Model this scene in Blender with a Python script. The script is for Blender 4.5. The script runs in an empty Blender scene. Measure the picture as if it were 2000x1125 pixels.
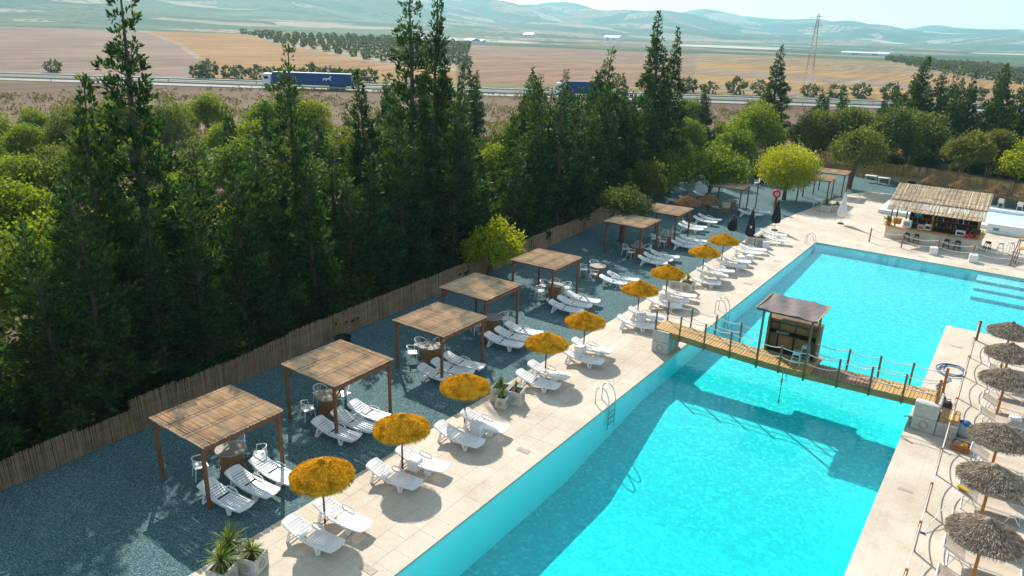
import bpy, math, random
import numpy as np
from mathutils import Matrix, Vector
R = math.radians
random.seed(7)
rng = np.random.default_rng(11)
SC = bpy.context.scene
COL = SC.collection

# ------------------------------------------------------------------ camera
PITCH, ROLL, YAW, CAM_H = 0.33767359, 0.03212693, 0.61080637, 14.1
cy, sy = math.cos(YAW), math.sin(YAW)
fwd = Vector((-sy*math.cos(PITCH), cy*math.cos(PITCH), -math.sin(PITCH)))
rgt = Vector((cy, sy, 0.0))
upv = rgt.cross(fwd)
rg2 = math.cos(ROLL)*rgt + math.sin(ROLL)*upv
up2 = -math.sin(ROLL)*rgt + math.cos(ROLL)*upv
cam_d = bpy.data.cameras.new('camera')
cam_d.sensor_width = 36.0
cam_d.lens = 25.539
cam_d.clip_start = 0.1
cam_d.clip_end = 30000
cam = bpy.data.objects.new('camera', cam_d)
COL.objects.link(cam)
cam.matrix_world = Matrix(((rg2.x, up2.x, -fwd.x, 0), (rg2.y, up2.y, -fwd.y, 0), (rg2.z, up2.z, -fwd.z, CAM_H), (0, 0, 0, 1)))
SC.camera = cam

# ------------------------------------------------------------------ sky, sun, exposure
SUN_EL = R(38.4)
SUN_AZ = math.atan2(-0.785, 0.62)           # measured from +Y towards +X
W = bpy.data.worlds.new('World'); SC.world = W
W.use_nodes = True
nt = W.node_tree; nt.nodes.clear()
wo = nt.nodes.new('ShaderNodeOutputWorld')
bg = nt.nodes.new('ShaderNodeBackground'); bg.inputs['Strength'].default_value = 0.128
sky = nt.nodes.new('ShaderNodeTexSky'); sky.sky_type = 'NISHITA'; sky.sun_disc = False
sky.sun_elevation = SUN_EL; sky.sun_rotation = SUN_AZ
sky.altitude = 500; sky.air_density = 1.0; sky.dust_density = 1.2; sky.ozone_density = 1.0
tint = nt.nodes.new('ShaderNodeMix'); tint.data_type = 'RGBA'; tint.blend_type = 'MULTIPLY'
tint.inputs[0].default_value = 1.0
tint.inputs[7].default_value = (0.90, 1.03, 0.96, 1)
tc = nt.nodes.new('ShaderNodeTexCoord')
mp = nt.nodes.new('ShaderNodeMapping'); mp.inputs['Scale'].default_value = (1.0, 1.0, 7.0)
mp.inputs['Rotation'].default_value = (0.05, 0.08, 0)
cn = nt.nodes.new('ShaderNodeTexNoise'); cn.inputs['Scale'].default_value = 2.6; cn.inputs['Detail'].default_value = 9; cn.inputs['Roughness'].default_value = 0.62
cr = nt.nodes.new('ShaderNodeValToRGB'); cr.color_ramp.elements[0].position = 0.42; cr.color_ramp.elements[1].position = 0.72
cr.color_ramp.elements[0].color = (0, 0, 0, 1); cr.color_ramp.elements[1].color = (0.75, 0.75, 0.75, 1)
cm = nt.nodes.new('ShaderNodeMix'); cm.data_type = 'RGBA'
cm.inputs[7].default_value = (6.4, 6.5, 6.4, 1)
nt.links.new(tc.outputs['Generated'], mp.inputs['Vector'])
nt.links.new(mp.outputs['Vector'], cn.inputs['Vector'])
nt.links.new(cn.outputs['Fac'], cr.inputs['Fac'])
nt.links.new(sky.outputs['Color'], tint.inputs[6])
nt.links.new(tint.outputs[2], cm.inputs[6])
nt.links.new(cr.outputs['Color'], cm.inputs[0])
nt.links.new(cm.outputs[2], bg.inputs['Color'])
nt.links.new(bg.outputs['Background'], wo.inputs['Surface'])

sun_d = bpy.data.lights.new('sun', 'SUN'); sun_d.energy = 4.7; sun_d.angle = R(0.5); sun_d.color = (1.0, 0.94, 0.84)
sun = bpy.data.objects.new('sun', sun_d); COL.objects.link(sun)
sdir = Vector((math.sin(SUN_AZ)*math.cos(SUN_EL), math.cos(SUN_AZ)*math.cos(SUN_EL), math.sin(SUN_EL)))
sun.rotation_euler = sdir.to_track_quat('Z', 'Y').to_euler()
sun.location = (-60, 60, 60)

SC.view_settings.view_transform = 'Standard'
SC.view_settings.look = 'None'
SC.view_settings.exposure = 0.62
SC.view_settings.gamma = 1.0
SC.view_settings.use_curve_mapping = False
SC.render.engine = 'CYCLES'
cyc = SC.cycles
cyc.use_denoising = True
cyc.max_bounces = 8; cyc.diffuse_bounces = 3; cyc.glossy_bounces = 3; cyc.transmission_bounces = 5
cyc.transparent_max_bounces = 10; cyc.volume_bounces = 1
cyc.caustics_reflective = False; cyc.caustics_refractive = False
cyc.sample_clamp_indirect = 6.0

# ------------------------------------------------------------------ helpers
class MB:
    """collects shapes, then links them as one mesh object"""
    def __init__(s): s.v = []; s.f = []
    def add(s, vs, fs):
        o = len(s.v); s.v.extend([tuple(p) for p in vs]); s.f.extend([tuple(i+o for i in q) for q in fs]); return s
    def box(s, c, d, rot=None):
        hx, hy, hz = d[0]/2, d[1]/2, d[2]/2
        P = [Vector((x, y, z)) for x in (-hx, hx) for y in (-hy, hy) for z in (-hz, hz)]
        if rot is not None: P = [rot @ p for p in P]
        c = Vector(c)
        return s.add([p+c for p in P], [(0,1,3,2),(4,6,7,5),(0,4,5,1),(2,3,7,6),(0,2,6,4),(1,5,7,3)])
    def bevbox(s, c, d, b):
        """box with chamfered edges"""
        hx, hy, hz = d[0]/2, d[1]/2, d[2]/2; P = []; rings = []
        for z, k in ((-hz, b), (-hz+b, 0), (hz-b, 0), (hz, b)):
            r = [(-hx+b, -hy+k), (hx-b, -hy+k), (hx-k, -hy+b), (hx-k, hy-b), (hx-b, hy-k), (-hx+b, hy-k), (-hx+k, hy-b), (-hx+k, -hy+b)]
            rings.append([(c[0]+x, c[1]+y, c[2]+z) for x, y in r])
        for r in rings: P += r
        F = [tuple(reversed(range(8))), tuple(range(24, 32))]
        for k in range(3):
            for i in range(8):
                j = (i+1) % 8; F.append((k*8+i, k*8+j, k*8+8+j, k*8+8+i))
        return s.add(P, F)
    def bar(s, a, b, w, h, up=(0,0,1)):
        a = Vector(a); b = Vector(b); d = b-a; L = d.length; d.normalize()
        u = Vector(up)
        if abs(d.dot(u)) > .98: u = Vector((1,0,0))
        sd = d.cross(u).normalized(); u2 = sd.cross(d)
        m = Matrix((d, sd, u2)).transposed()
        return s.box((a+b)/2, (L, w, h), m)
    def tube(s, pts, r, n=6, closed=False):
        pts = [Vector(p) for p in pts]; N = len(pts); V = []; F = []
        rr = r if isinstance(r, (list, tuple)) else [r]*N
        prev = None
        for i, p in enumerate(pts):
            if closed: t = pts[(i+1) % N]-pts[i-1]
            else: t = pts[min(i+1, N-1)]-pts[max(i-1, 0)]
            t.normalize()
            if prev is None:
                u = Vector((0,0,1)) if abs(t.z) < .9 else Vector((1,0,0))
                u = (u - t*u.dot(t)).normalized()
            else: u = (prev - t*prev.dot(t)).normalized()
            prev = u; w = t.cross(u)
            for k in range(n):
                a = 2*math.pi*k/n
                V.append(p + (u*math.cos(a)+w*math.sin(a))*rr[i])
        for i in range(N if closed else N-1):
            j = (i+1) % N
            for k in range(n):
                l = (k+1) % n
                F.append((i*n+k, i*n+l, j*n+l, j*n+k))
        if not closed:
            F.append(tuple(reversed(range(n)))); F.append(tuple((N-1)*n+k for k in range(n)))
        return s.add(V, F)
    def cyl(s, x, y, z0, z1, r, n=12, r1=None):
        return s.lathe([(r, z0), (r if r1 is None else r1, z1)], n, (x, y))
    def lathe(s, prof, n=16, c=(0,0), wob=None):
        V = []; F = []; m = len(prof)
        for (r, z) in prof:
            for k in range(n):
                a = 2*math.pi*k/n; q = r if wob is None else r*(1+wob(a, z))
                V.append((c[0]+q*math.cos(a), c[1]+q*math.sin(a), z))
        for i in range(m-1):
            for k in range(n):
                l = (k+1) % n; F.append((i*n+k, i*n+l, (i+1)*n+l, (i+1)*n+k))
        F.append(tuple(reversed(range(n)))); F.append(tuple((m-1)*n+k for k in range(n)))
        return s.add(V, F)
    def prism(s, poly, z0, z1):
        n = len(poly)
        V = [(x, y, z0) for x, y in poly]+[(x, y, z1) for x, y in poly]
        F = [tuple(reversed(range(n))), tuple(range(n, 2*n))]+[(i, (i+1) % n, n+(i+1) % n, n+i) for i in range(n)]
        return s.add(V, F)
    def mesh(s, name, mat, smooth=False):
        me = bpy.data.meshes.new(name); me.from_pydata(s.v, [], s.f)
        if mat: me.materials.append(mat)
        if smooth: me.polygons.foreach_set('use_smooth', [True]*len(me.polygons))
        me.update(); return me
    def build(s, name, mat, parent=None, smooth=False, loc=None, rz=None):
        return link(name, s.mesh(name, mat, smooth), parent, loc, rz)

def link(name, me, parent=None, loc=None, rz=None):
    o = bpy.data.objects.new(name, me); COL.objects.link(o)
    if parent is not None: o.parent = parent
    if loc is not None: o.location = loc
    if rz is not None: o.rotation_euler = (0, 0, rz)
    return o
def tag(o, label=None, cat=None, group=None, kind=None):
    if label: o['label'] = label
    if cat: o['category'] = cat
    if group: o['group'] = group
    if kind: o['kind'] = kind
    return o
def thing(name, label, cat, loc=(0,0,0), rz=0.0, group=None):
    o = link(name, None, None, loc, rz); return tag(o, label, cat, group)
KIDS = {}
def kids(root):
    return [o for o in root.children]
def copy_thing(root, loc, rz=0.0, label=None, group=None, scale=None):
    r = root.copy(); COL.objects.link(r); r.location = loc; r.rotation_euler = (0, 0, rz)
    if label: r['label'] = label
    if group: r['group'] = group
    if scale: r.scale = scale
    for ch in KIDS[root.name]:
        c = ch[0].copy(); COL.objects.link(c); c.parent = r
        for g in ch[1]:
            d = g.copy(); COL.objects.link(d); d.parent = c
    return r
def remember(root):
    KIDS[root.name] = [(c, list(c.children)) for c in root.children]; return root
def catenary(a, b, sag, n=9):
    a = Vector(a); b = Vector(b)
    return [a.lerp(b, i/(n-1)) - Vector((0, 0, sag*4*(i/(n-1))*(1-i/(n-1)))) for i in range(n)]
ORD = ['first', 'second', 'third', 'fourth', 'fifth', 'sixth', 'seventh', 'eighth', 'ninth', 'tenth', 'eleventh', 'twelfth', 'thirteenth', 'fourteenth', 'fifteenth', 'sixteenth', 'seventeenth', 'eighteenth', 'nineteenth', 'twentieth', 'twenty-first', 'twenty-second', 'twenty-third', 'twenty-fourth', 'twenty-fifth', 'twenty-sixth', 'twenty-seventh', 'twenty-eighth', 'twenty-ninth', 'thirtieth']

# ------------------------------------------------------------------ materials
class NT:
    def __init__(s, name):
        s.m = bpy.data.materials.new(name); s.m.use_nodes = True; s.t = s.m.node_tree; s.t.nodes.clear()
        s.out = s.n('ShaderNodeOutputMaterial')
    def n(s, t, **kw):
        x = s.t.nodes.new(t)
        for k, v in kw.items(): setattr(x, k, v)
        return x
    def l(s, a, b): s.t.links.new(a, b)
    def coord(s, kind='Object', scale=(1,1,1)):
        c = s.n('ShaderNodeTexCoord'); m = s.n('ShaderNodeMapping'); m.inputs['Scale'].default_value = scale
        s.l(c.outputs[kind], m.inputs['Vector']); return m.outputs['Vector']
    def geo(s, scale=(1,1,1)):
        c = s.n('ShaderNodeNewGeometry'); m = s.n('ShaderNodeMapping'); m.inputs['Scale'].default_value = scale
        s.l(c.outputs['Position'], m.inputs['Vector']); return m.outputs['Vector']
    def noise(s, vec, scale, detail=4, rough=.55):
        x = s.n('ShaderNodeTexNoise'); x.inputs['Scale'].default_value = scale; x.inputs['Detail'].default_value = detail; x.inputs['Roughness'].default_value = rough
        s.l(vec, x.inputs['Vector']); return x.outputs['Fac']
    def vor(s, vec, scale, out='Color', feature='F1'):
        x = s.n('ShaderNodeTexVoronoi', feature=feature); x.inputs['Scale'].default_value = scale
        s.l(vec, x.inputs['Vector']); return x.outputs[out]
    def ramp(s, fac, stops, interp='LINEAR'):
        x = s.n('ShaderNodeValToRGB'); r = x.color_ramp; r.interpolation = interp
        while len(r.elements) < len(stops): r.elements.new(.5)
        for e, (p, c) in zip(r.elements, stops): e.position = p; e.color = (*c, 1) if len(c) == 3 else c
        s.l(fac, x.inputs['Fac']); return x.outputs['Color']
    def mix(s, fac, a, b, mode='MIX'):
        x = s.n('ShaderNodeMix', data_type='RGBA', blend_type=mode)
        for v, i in ((fac, 0), (a, 6), (b, 7)):
            if hasattr(v, 'default_value') or hasattr(v, 'links'): s.l(v, x.inputs[i])
            else: x.inputs[i].default_value = v if i == 0 else ((*v, 1) if len(v) == 3 else v)
        return x.outputs[2]
    def math(s, op, a, b=None):
        x = s.n('ShaderNodeMath', operation=op)
        for v, i in ((a, 0), (b, 1)):
            if v is None: continue
            if hasattr(v, 'links'): s.l(v, x.inputs[i])
            else: x.inputs[i].default_value = v
        return x.outputs[0]
    def bump(s, h, strength, dist):
        x = s.n('ShaderNodeBump'); x.inputs['Strength'].default_value = strength; x.inputs['Distance'].default_value = dist
        s.l(h, x.inputs['Height']); return x.outputs['Normal']
    def pbr(s, col, rough=.7, normal=None, metallic=0.0, spec=.4):
        p = s.n('ShaderNodeBsdfPrincipled')
        if hasattr(col, 'links'): s.l(col, p.inputs['Base Color'])
        else: p.inputs['Base Color'].default_value = (*col, 1)
        p.inputs['Roughness'].default_value = rough; p.inputs['Metallic'].default_value = metallic
        p.inputs['Specular IOR Level'].default_value = spec
        if normal is not None: s.l(normal, p.inputs['Normal'])
        s.l(p.outputs[0], s.out.inputs['Surface']); return s.m
    def orand(s): return s.n('ShaderNodeObjectInfo').outputs['Random']

def simple(name, col, rough=.6, var=.18, scale=6.0, bump=0.0, metallic=0.0, spec=.4, stretch=(1,1,1), bscale=None):
    k = NT(name); v = k.coord('Object', stretch)
    nz = k.noise(v, scale, 5, .6)
    lo = tuple(c*(1-var) for c in col); hi = tuple(min(1, c*(1+var)) for c in col)
    c = k.ramp(nz, [(.3, lo), (.7, hi)])
    r = k.orand(); c = k.mix(1.0, c, k.ramp(r, [(0, (1-var*.5,)*3), (1, (1.0,)*3)]), 'MULTIPLY')
    nrm = k.bump(k.noise(v, bscale or scale*4, 3), bump, .02) if bump else None
    return k.pbr(c, rough, nrm, metallic, spec)

M = {}
M['white'] = simple('white_plastic', (.80, .80, .79), .35, .04, 3.0, spec=.5)
M['white_paint'] = simple('white_paint', (.78, .79, .79), .5, .07, 2.0)
M['post_wood'] = simple('stained_post_wood', (.22, .085, .035), .6, .35, 5.0, .3, stretch=(6, 6, .8))
M['pole_wood'] = simple('dark_pole_wood', (.085, .045, .028), .6, .3, 5.0, .2, stretch=(6, 6, .8))
M['orange_wood'] = simple('orange_pole_wood', (.42, .15, .035), .55, .25, 5.0, .2, stretch=(6, 6, .8))
M['bridge_post'] = simple('weathered_green_post', (.17, .135, .06), .7, .35, 6.0, .3, stretch=(6, 6, 1))
M['plank'] = simple('bridge_plank_wood', (.54, .31, .10), .6, .35, 4.0, .25, stretch=(1.5, 1, 8))
M['plank_dark'] = simple('dark_plank_wood', (.30, .15, .075), .65, .3, 4.0, .25)  # darker plank tone, laid just right of the kiosk
M['beam'] = simple('bridge_beam_wood', (.30, .24, .09), .7, .3, 3.0, .3, stretch=(.6, 4, 4))
M['spool'] = simple('spool_stave_wood', (.33, .16, .065), .65, .3, 5.0, .3, stretch=(5, 5, .8))
M['spool_top'] = simple('spool_top_wood', (.33, .29, .25), .7, .2, 5.0, .2, stretch=(1, 7, 1))
M['box_wood'] = simple('dark_box_wood', (.20, .11, .05), .7, .35, 3.0, .3, stretch=(1, 1, 5))
M['panel_wood'] = simple('ochre_panel_wood', (.38, .23, .10), .7, .25, 3.0, .2)
M['black'] = simple('black_plastic', (.018, .019, .021), .5, .2, 4)
M['black_cloth'] = simple('black_canvas', (.016, .019, .023), .85, .3, 4, .3)
M['white_cloth'] = simple('white_canvas', (.74, .74, .72), .85, .08, 4, .2)
M['tarp'] = simple('brown_tarp', (.155, .115, .105), .6, .22, 2.0, .3)
M['steel'] = simple('polished_steel', (.58, .59, .6), .25, .05, 3, metallic=1.0)
M['alu'] = simple('white_aluminium', (.70, .73, .74), .35, .06, 3)
M['sling'] = simple('beige_sling_fabric', (.52, .41, .31), .85, .1, 9, .2)
M['rope'] = simple('white_rope', (.74, .71, .66), .9, .12, 30, .3)
M['block'] = simple('concrete_block', (.50, .49, .45), .85, .14, 5, .35)
M['planter'] = simple('planter_concrete', (.56, .52, .46), .85, .16, 5, .35)
M['ring'] = simple('planter_ring', (.33, .31, .29), .85, .15, 5)
M['soil'] = simple('potting_soil', (.055, .035, .022), .95, .4, 12, .6)
M['red'] = simple('red_plastic', (.62, .02, .02), .4, .1, 3)
M['pink'] = simple('pink_plastic', (.78, .04, .16), .4, .1, 3)
M['blue_hose'] = simple('blue_hose_rubber', (.012, .12, .33), .45, .2, 6)
M['teal'] = simple('teal_panel', (.02, .36, .42), .5, .1, 3)
M['terracotta'] = simple('terracotta', (.42, .15, .065), .8, .2, 5)
M['cream'] = simple('cream_render', (.60, .52, .41), .85, .1, 2.0, .25)
M['counter'] = simple('honey_countertop', (.50, .24, .06), .5, .3, 3.0, .15, stretch=(1, 6, 1))
M['stool_blue'] = simple('pale_blue_metal', (.42, .62, .64), .4, .1, 4, metallic=.3)
M['yellow'] = simple('yellow_plastic', (.72, .44, .03), .5, .15, 4)
M['grey'] = simple('grey_plastic', (.33, .34, .35), .55, .2, 4)
M['dark_int'] = simple('dark_bar_interior', (.045, .032, .026), .7, .4, 3)
M['truck_blue'] = simple('blue_trailer_side', (.006, .045, .20), .45, .1, .4)
M['asphalt'] = simple('pale_asphalt', (.25, .245, .24), .85, .12, .25, .1)
M['verge'] = simple('dry_green_verge', (.17, .17, .05), .95, .4, .3)
M['pylon'] = simple('painted_lattice_steel', (.45, .30, .27), .6, .15, .5)
M['bark'] = simple('grey_brown_bark', (.12, .085, .06), .9, .35, 4, .6, stretch=(4, 4, .8))
M['tile_dark'] = simple('skimmer_cover', (.40, .32, .26), .8, .15, 8)
M['barrel'] = simple('pale_barrier_steel', (.27, .30, .31), .5, .1, 1)

def reed_mat(name, a, b, c, trans=0):
    k = NT(name); v = k.coord('Object')
    g = k.n('ShaderNodeNewGeometry').outputs['Random Per Island']
    col = k.ramp(g, [(0, a), (.45, b), (.8, c), (1, tuple(x*.45 for x in a))])
    nz = k.noise(v, 1.6, 5, .65)
    col = k.mix(.65, col, k.ramp(nz, [(.3, (.55, .52, .5)), (.65, (1.1, 1.08, 1.04))]), 'MULTIPLY')
    m = k.pbr(col, .75, None, 0, .25)
    if trans:
        p = [n for n in k.t.nodes if n.type == 'BSDF_PRINCIPLED'][0]; t = k.n('ShaderNodeBsdfTranslucent'); x = k.n('ShaderNodeMixShader'); x.inputs[0].default_value = trans
        k.l(col, t.inputs['Color']); k.l(p.outputs[0], x.inputs[1]); k.l(t.outputs[0], x.inputs[2]); k.l(x.outputs[0], k.out.inputs['Surface'])
    return m
M['reed'] = reed_mat('pergola_reed', (.66, .45, .27), (.78, .58, .39), (.85, .69, .49))
M['reed_fence'] = reed_mat('fence_reed', (.44, .29, .17), (.57, .40, .25), (.68, .52, .35), .25)
M['reed_gold'] = reed_mat('golden_fence_reed', (.60, .40, .15), (.72, .52, .22), (.80, .62, .30), .5)
M['reed_bar'] = reed_mat('bar_roof_reed', (.74, .53, .34), (.82, .65, .46), (.88, .76, .59))
def straw_mat(name, a, b, c):
    k = NT(name)
    g = k.n('ShaderNodeNewGeometry').outputs['Random Per Island']
    v = k.coord('Object'); nz = k.noise(v, 3.2, 4, .6)
    col = k.ramp(g, [(0, a), (.5, b), (1, c)])
    col = k.mix(.7, col, k.ramp(nz, [(.36, (.42, .33, .26)), (.52, (1.0, 1.0, 1.0)), (.7, (1.1, 1.1, 1.05))]), 'MULTIPLY')
    d = k.n('ShaderNodeBsdfDiffuse'); t = k.n('ShaderNodeBsdfTranslucent'); x = k.n('ShaderNodeMixShader'); x.inputs[0].default_value = .22
    k.l(col, d.inputs['Color']); k.l(col, t.inputs['Color']); k.l(d.outputs[0], x.inputs[1]); k.l(t.outputs[0], x.inputs[2])
    k.l(x.outputs[0], k.out.inputs['Surface']); return k.m
M['straw'] = straw_mat('golden_straw', (.56, .265, .012), (.76, .40, .02), (.88, .53, .04))
M['thatch'] = straw_mat('grey_brown_thatch', (.26, .20, .15), (.41, .335, .26), (.52, .44, .345))
M['straw_brown'] = straw_mat('brown_straw', (.20, .11, .055), (.31, .185, .10), (.42, .28, .165))

def leaf_mat(name, a, b, c, trans=.35, tcol=None):
    k = NT(name)
    g = k.n('ShaderNodeNewGeometry').outputs['Random Per Island']
    v = k.coord('Object'); nz = k.noise(v, .55, 3, .6)
    col = k.ramp(g, [(0, a), (.55, b), (1, c)])
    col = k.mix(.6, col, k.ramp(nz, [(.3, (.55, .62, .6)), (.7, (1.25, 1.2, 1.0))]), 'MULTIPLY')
    col = k.mix(1.0, col, k.ramp(k.orand(), [(0, (.72, .82, .85)), (.5, (1, 1, 1)), (1, (1.2, 1.1, .85))]), 'MULTIPLY')
    d = k.n('ShaderNodeBsdfPrincipled'); d.inputs['Roughness'].default_value = .6; d.inputs['Specular IOR Level'].default_value = .25
    t = k.n('ShaderNodeBsdfTranslucent'); x = k.n('ShaderNodeMixShader'); x.inputs[0].default_value = trans
    tc = k.mix(1.0, col, tcol or (1.9, 1.75, .55), 'MULTIPLY')
    k.l(col, d.inputs['Base Color']); k.l(tc, t.inputs['Color']); k.l(d.outputs[0], x.inputs[1]); k.l(t.outputs[0], x.inputs[2])
    k.l(x.outputs[0], k.out.inputs['Surface']); return k.m
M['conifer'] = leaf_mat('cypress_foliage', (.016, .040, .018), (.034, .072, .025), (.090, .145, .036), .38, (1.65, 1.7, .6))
M['leaf_light'] = leaf_mat('light_leaves', (.08, .125, .016), (.14, .20, .022), (.21, .26, .03), .48)
M['leaf_mid'] = leaf_mat('olive_green_leaves', (.055, .08, .026), (.095, .13, .036), (.15, .18, .048), .42)
M['leaf_lime'] = leaf_mat('lime_leaves', (.17, .215, .012), (.28, .33, .014), (.38, .41, .02), .42)
M['leaf_dark'] = leaf_mat('dark_glossy_leaves', (.018, .035, .014), (.03, .052, .018), (.05, .075, .022), .25)
M['leaf_yellow'] = leaf_mat('yellowing_leaves', (.10, .11, .022), (.16, .16, .03), (.24, .21, .04), .4)
M['leaf_olive'] = leaf_mat('silver_olive_leaves', (.065, .085, .045), (.10, .12, .065), (.15, .17, .095), .25)
M['leaf_scrub'] = leaf_mat('dry_scrub', (.09, .075, .04), (.15, .115, .06), (.10, .11, .035), .25)
M['leaf_yucca'] = leaf_mat('yucca_blades', (.07, .12, .02), (.13, .19, .03), (.26, .30, .07), .35)

def deck_material():
    k = NT('stamped_concrete'); v = k.geo()
    big = k.noise(v, .35, 6, .6); fine = k.noise(v, 9.0, 6, .7)
    c = k.ramp(big, [(.3, (.50, .42, .335)), (.55, (.60, .525, .43)), (.75, (.66, .59, .50))])
    c = k.mix(.35, c, k.ramp(fine, [(.3, (.72, .70, .68)), (.62, (1.05, 1.04, 1.02))]), 'MULTIPLY')
    c = k.mix(1.0, c, k.ramp(k.orand(), [(0, (.93, .92, .90)), (1, (1.0, 1.0, 1.0))]), 'MULTIPLY')
    br = k.n('ShaderNodeTexBrick'); br.inputs['Scale'].default_value = 1.0; br.inputs['Mortar Size'].default_value = .006
    br.inputs['Brick Width'].default_value = .9; br.inputs['Row Height'].default_value = .72
    br.inputs['Color1'].default_value = (1, 1, 1, 1); br.inputs['Color2'].default_value = (.96, .955, .95, 1); br.inputs['Mortar'].default_value = (.7, .67, .64, 1)
    mp = k.n('ShaderNodeMapping'); mp.inputs['Rotation'].default_value = (0, 0, R(90)); k.l(v, mp.inputs['Vector']); k.l(mp.outputs[0], br.inputs['Vector'])
    c = k.mix(.55, c, br.outputs['Color'], 'MULTIPLY')
    st = k.noise(v, 1.1, 6, .75)
    c = k.mix(.45, c, k.ramp(st, [(.34, (.72, .66, .60)), (.50, (1, 1, 1))]), 'MULTIPLY')
    return k.pbr(c, .8, k.bump(fine, .35, .015), 0, .3)
M['deck'] = deck_material()
def slab_material():
    k = NT('concrete_slab'); v = k.geo()
    big = k.noise(v, .35, 6, .6); fine = k.noise(v, 9.0, 6, .7)
    c = k.ramp(big, [(.3, (.50, .42, .335)), (.55, (.60, .525, .43)), (.75, (.66, .59, .50))])
    c = k.mix(.35, c, k.ramp(fine, [(.3, (.72, .70, .68)), (.62, (1.05, 1.04, 1.02))]), 'MULTIPLY')
    st = k.noise(v, 1.1, 6, .75)
    c = k.mix(.45, c, k.ramp(st, [(.35, (.80, .74, .68)), (.55, (1, 1, 1))]), 'MULTIPLY')
    c = k.mix(1.0, c, k.ramp(k.orand(), [(0, (.95, .94, .92)), (1, (1.0, 1.0, 1.0))]), 'MULTIPLY')
    return k.pbr(c, .8, k.bump(fine, .4, .015), 0, .3)
M['slab'] = slab_material()
def gravel_material():
    k = NT('slate_gravel'); v = k.geo()
    cell = k.vor(v, 32.0, 'Color'); dist = k.vor(v, 32.0, 'Distance')
    sep = k.n('ShaderNodeSeparateColor'); k.l(cell, sep.inputs[0])
    c = k.ramp(sep.outputs[0], [(0, (.055, .15, .165)), (.4, (.105, .235, .255)), (.75, (.175, .315, .33)), (1, (.38, .44, .43))])
    c = k.mix(1.0, c, k.ramp(dist, [(0, (1.1, 1.1, 1.1)), (.75, (.45, .45, .45))]), 'MULTIPLY')
    big = k.noise(v, .22, 5, .6)
    c = k.mix(.6, c, k.ramp(big, [(.35, (.78, .80, .82)), (.7, (1.18, 1.15, 1.12))]), 'MULTIPLY')
    h = k.math('SUBTRACT', 1.0, dist)
    return k.pbr(c, .9, k.bump(h, .9, .03), 0, .2)
M['gravel'] = gravel_material()
def sparkle_floor_material():
    k = NT('turquoise_painted_sparkle'); v = k.geo((1, 1, 1))
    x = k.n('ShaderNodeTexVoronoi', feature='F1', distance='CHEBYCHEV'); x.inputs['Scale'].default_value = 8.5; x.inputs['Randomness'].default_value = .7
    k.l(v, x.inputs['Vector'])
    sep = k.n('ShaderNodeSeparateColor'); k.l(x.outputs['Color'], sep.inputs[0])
    c = k.ramp(sep.outputs[0], [(0, (.15, .49, .51)), (.35, (.19, .55, .57)), (.8, (.22, .60, .61)), (1, (.45, .76, .75))])  # random pale cells paint the sunlit water sparkle into the floor colour
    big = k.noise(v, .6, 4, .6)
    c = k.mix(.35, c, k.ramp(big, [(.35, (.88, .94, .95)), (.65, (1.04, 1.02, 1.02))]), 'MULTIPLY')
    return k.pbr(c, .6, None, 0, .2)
M['painted_sparkle'] = sparkle_floor_material()
def water_material():
    k = NT('pool_water'); v = k.geo()
    n1 = k.noise(v, 3.2, 3, .6); n2 = k.noise(v, 11.0, 3, .6)
    n0 = k.noise(v, .9, 2, .5)
    h = k.math('ADD', k.math('ADD', k.math('MULTIPLY', n1, .55), k.math('MULTIPLY', n2, .30)), k.math('MULTIPLY', n0, 1.1))
    nrm = k.bump(h, .20, .05)
    lw = k.n('ShaderNodeLayerWeight'); k.l(nrm, lw.inputs['Normal'])
    fr = k.math('ADD', .02, k.math('MULTIPLY', .95, k.math('POWER', lw.outputs['Facing'], 5.0)))
    tr = k.n('ShaderNodeBsdfTransparent'); tr.inputs['Color'].default_value = (.97, 1, 1, 1)
    gl = k.n('ShaderNodeBsdfGlossy'); gl.inputs['Roughness'].default_value = .04; k.l(nrm, gl.inputs['Normal'])
    mx = k.n('ShaderNodeMixShader'); k.l(fr, mx.inputs[0]); k.l(tr.outputs[0], mx.inputs[1]); k.l(gl.outputs[0], mx.inputs[2])
    k.l(mx.outputs[0], k.out.inputs['Surface'])
    va = k.n('ShaderNodeVolumeAbsorption'); va.inputs['Color'].default_value = (.05, .975, .98, 1); va.inputs['Density'].default_value = .62
    k.l(va.outputs[0], k.out.inputs['Volume'])
    return k.m
M['water'] = water_material()
M['lit_wall'] = simple('bounce_lit_pool_wall', (.42, .90, .92), .5, .05, .8)  # paler than the floor, so light bounced onto the walls is painted in
M['pale_floor'] = simple('pale_blue_floor', (.50, .70, .78), .6, .08, 1.0)
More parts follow.
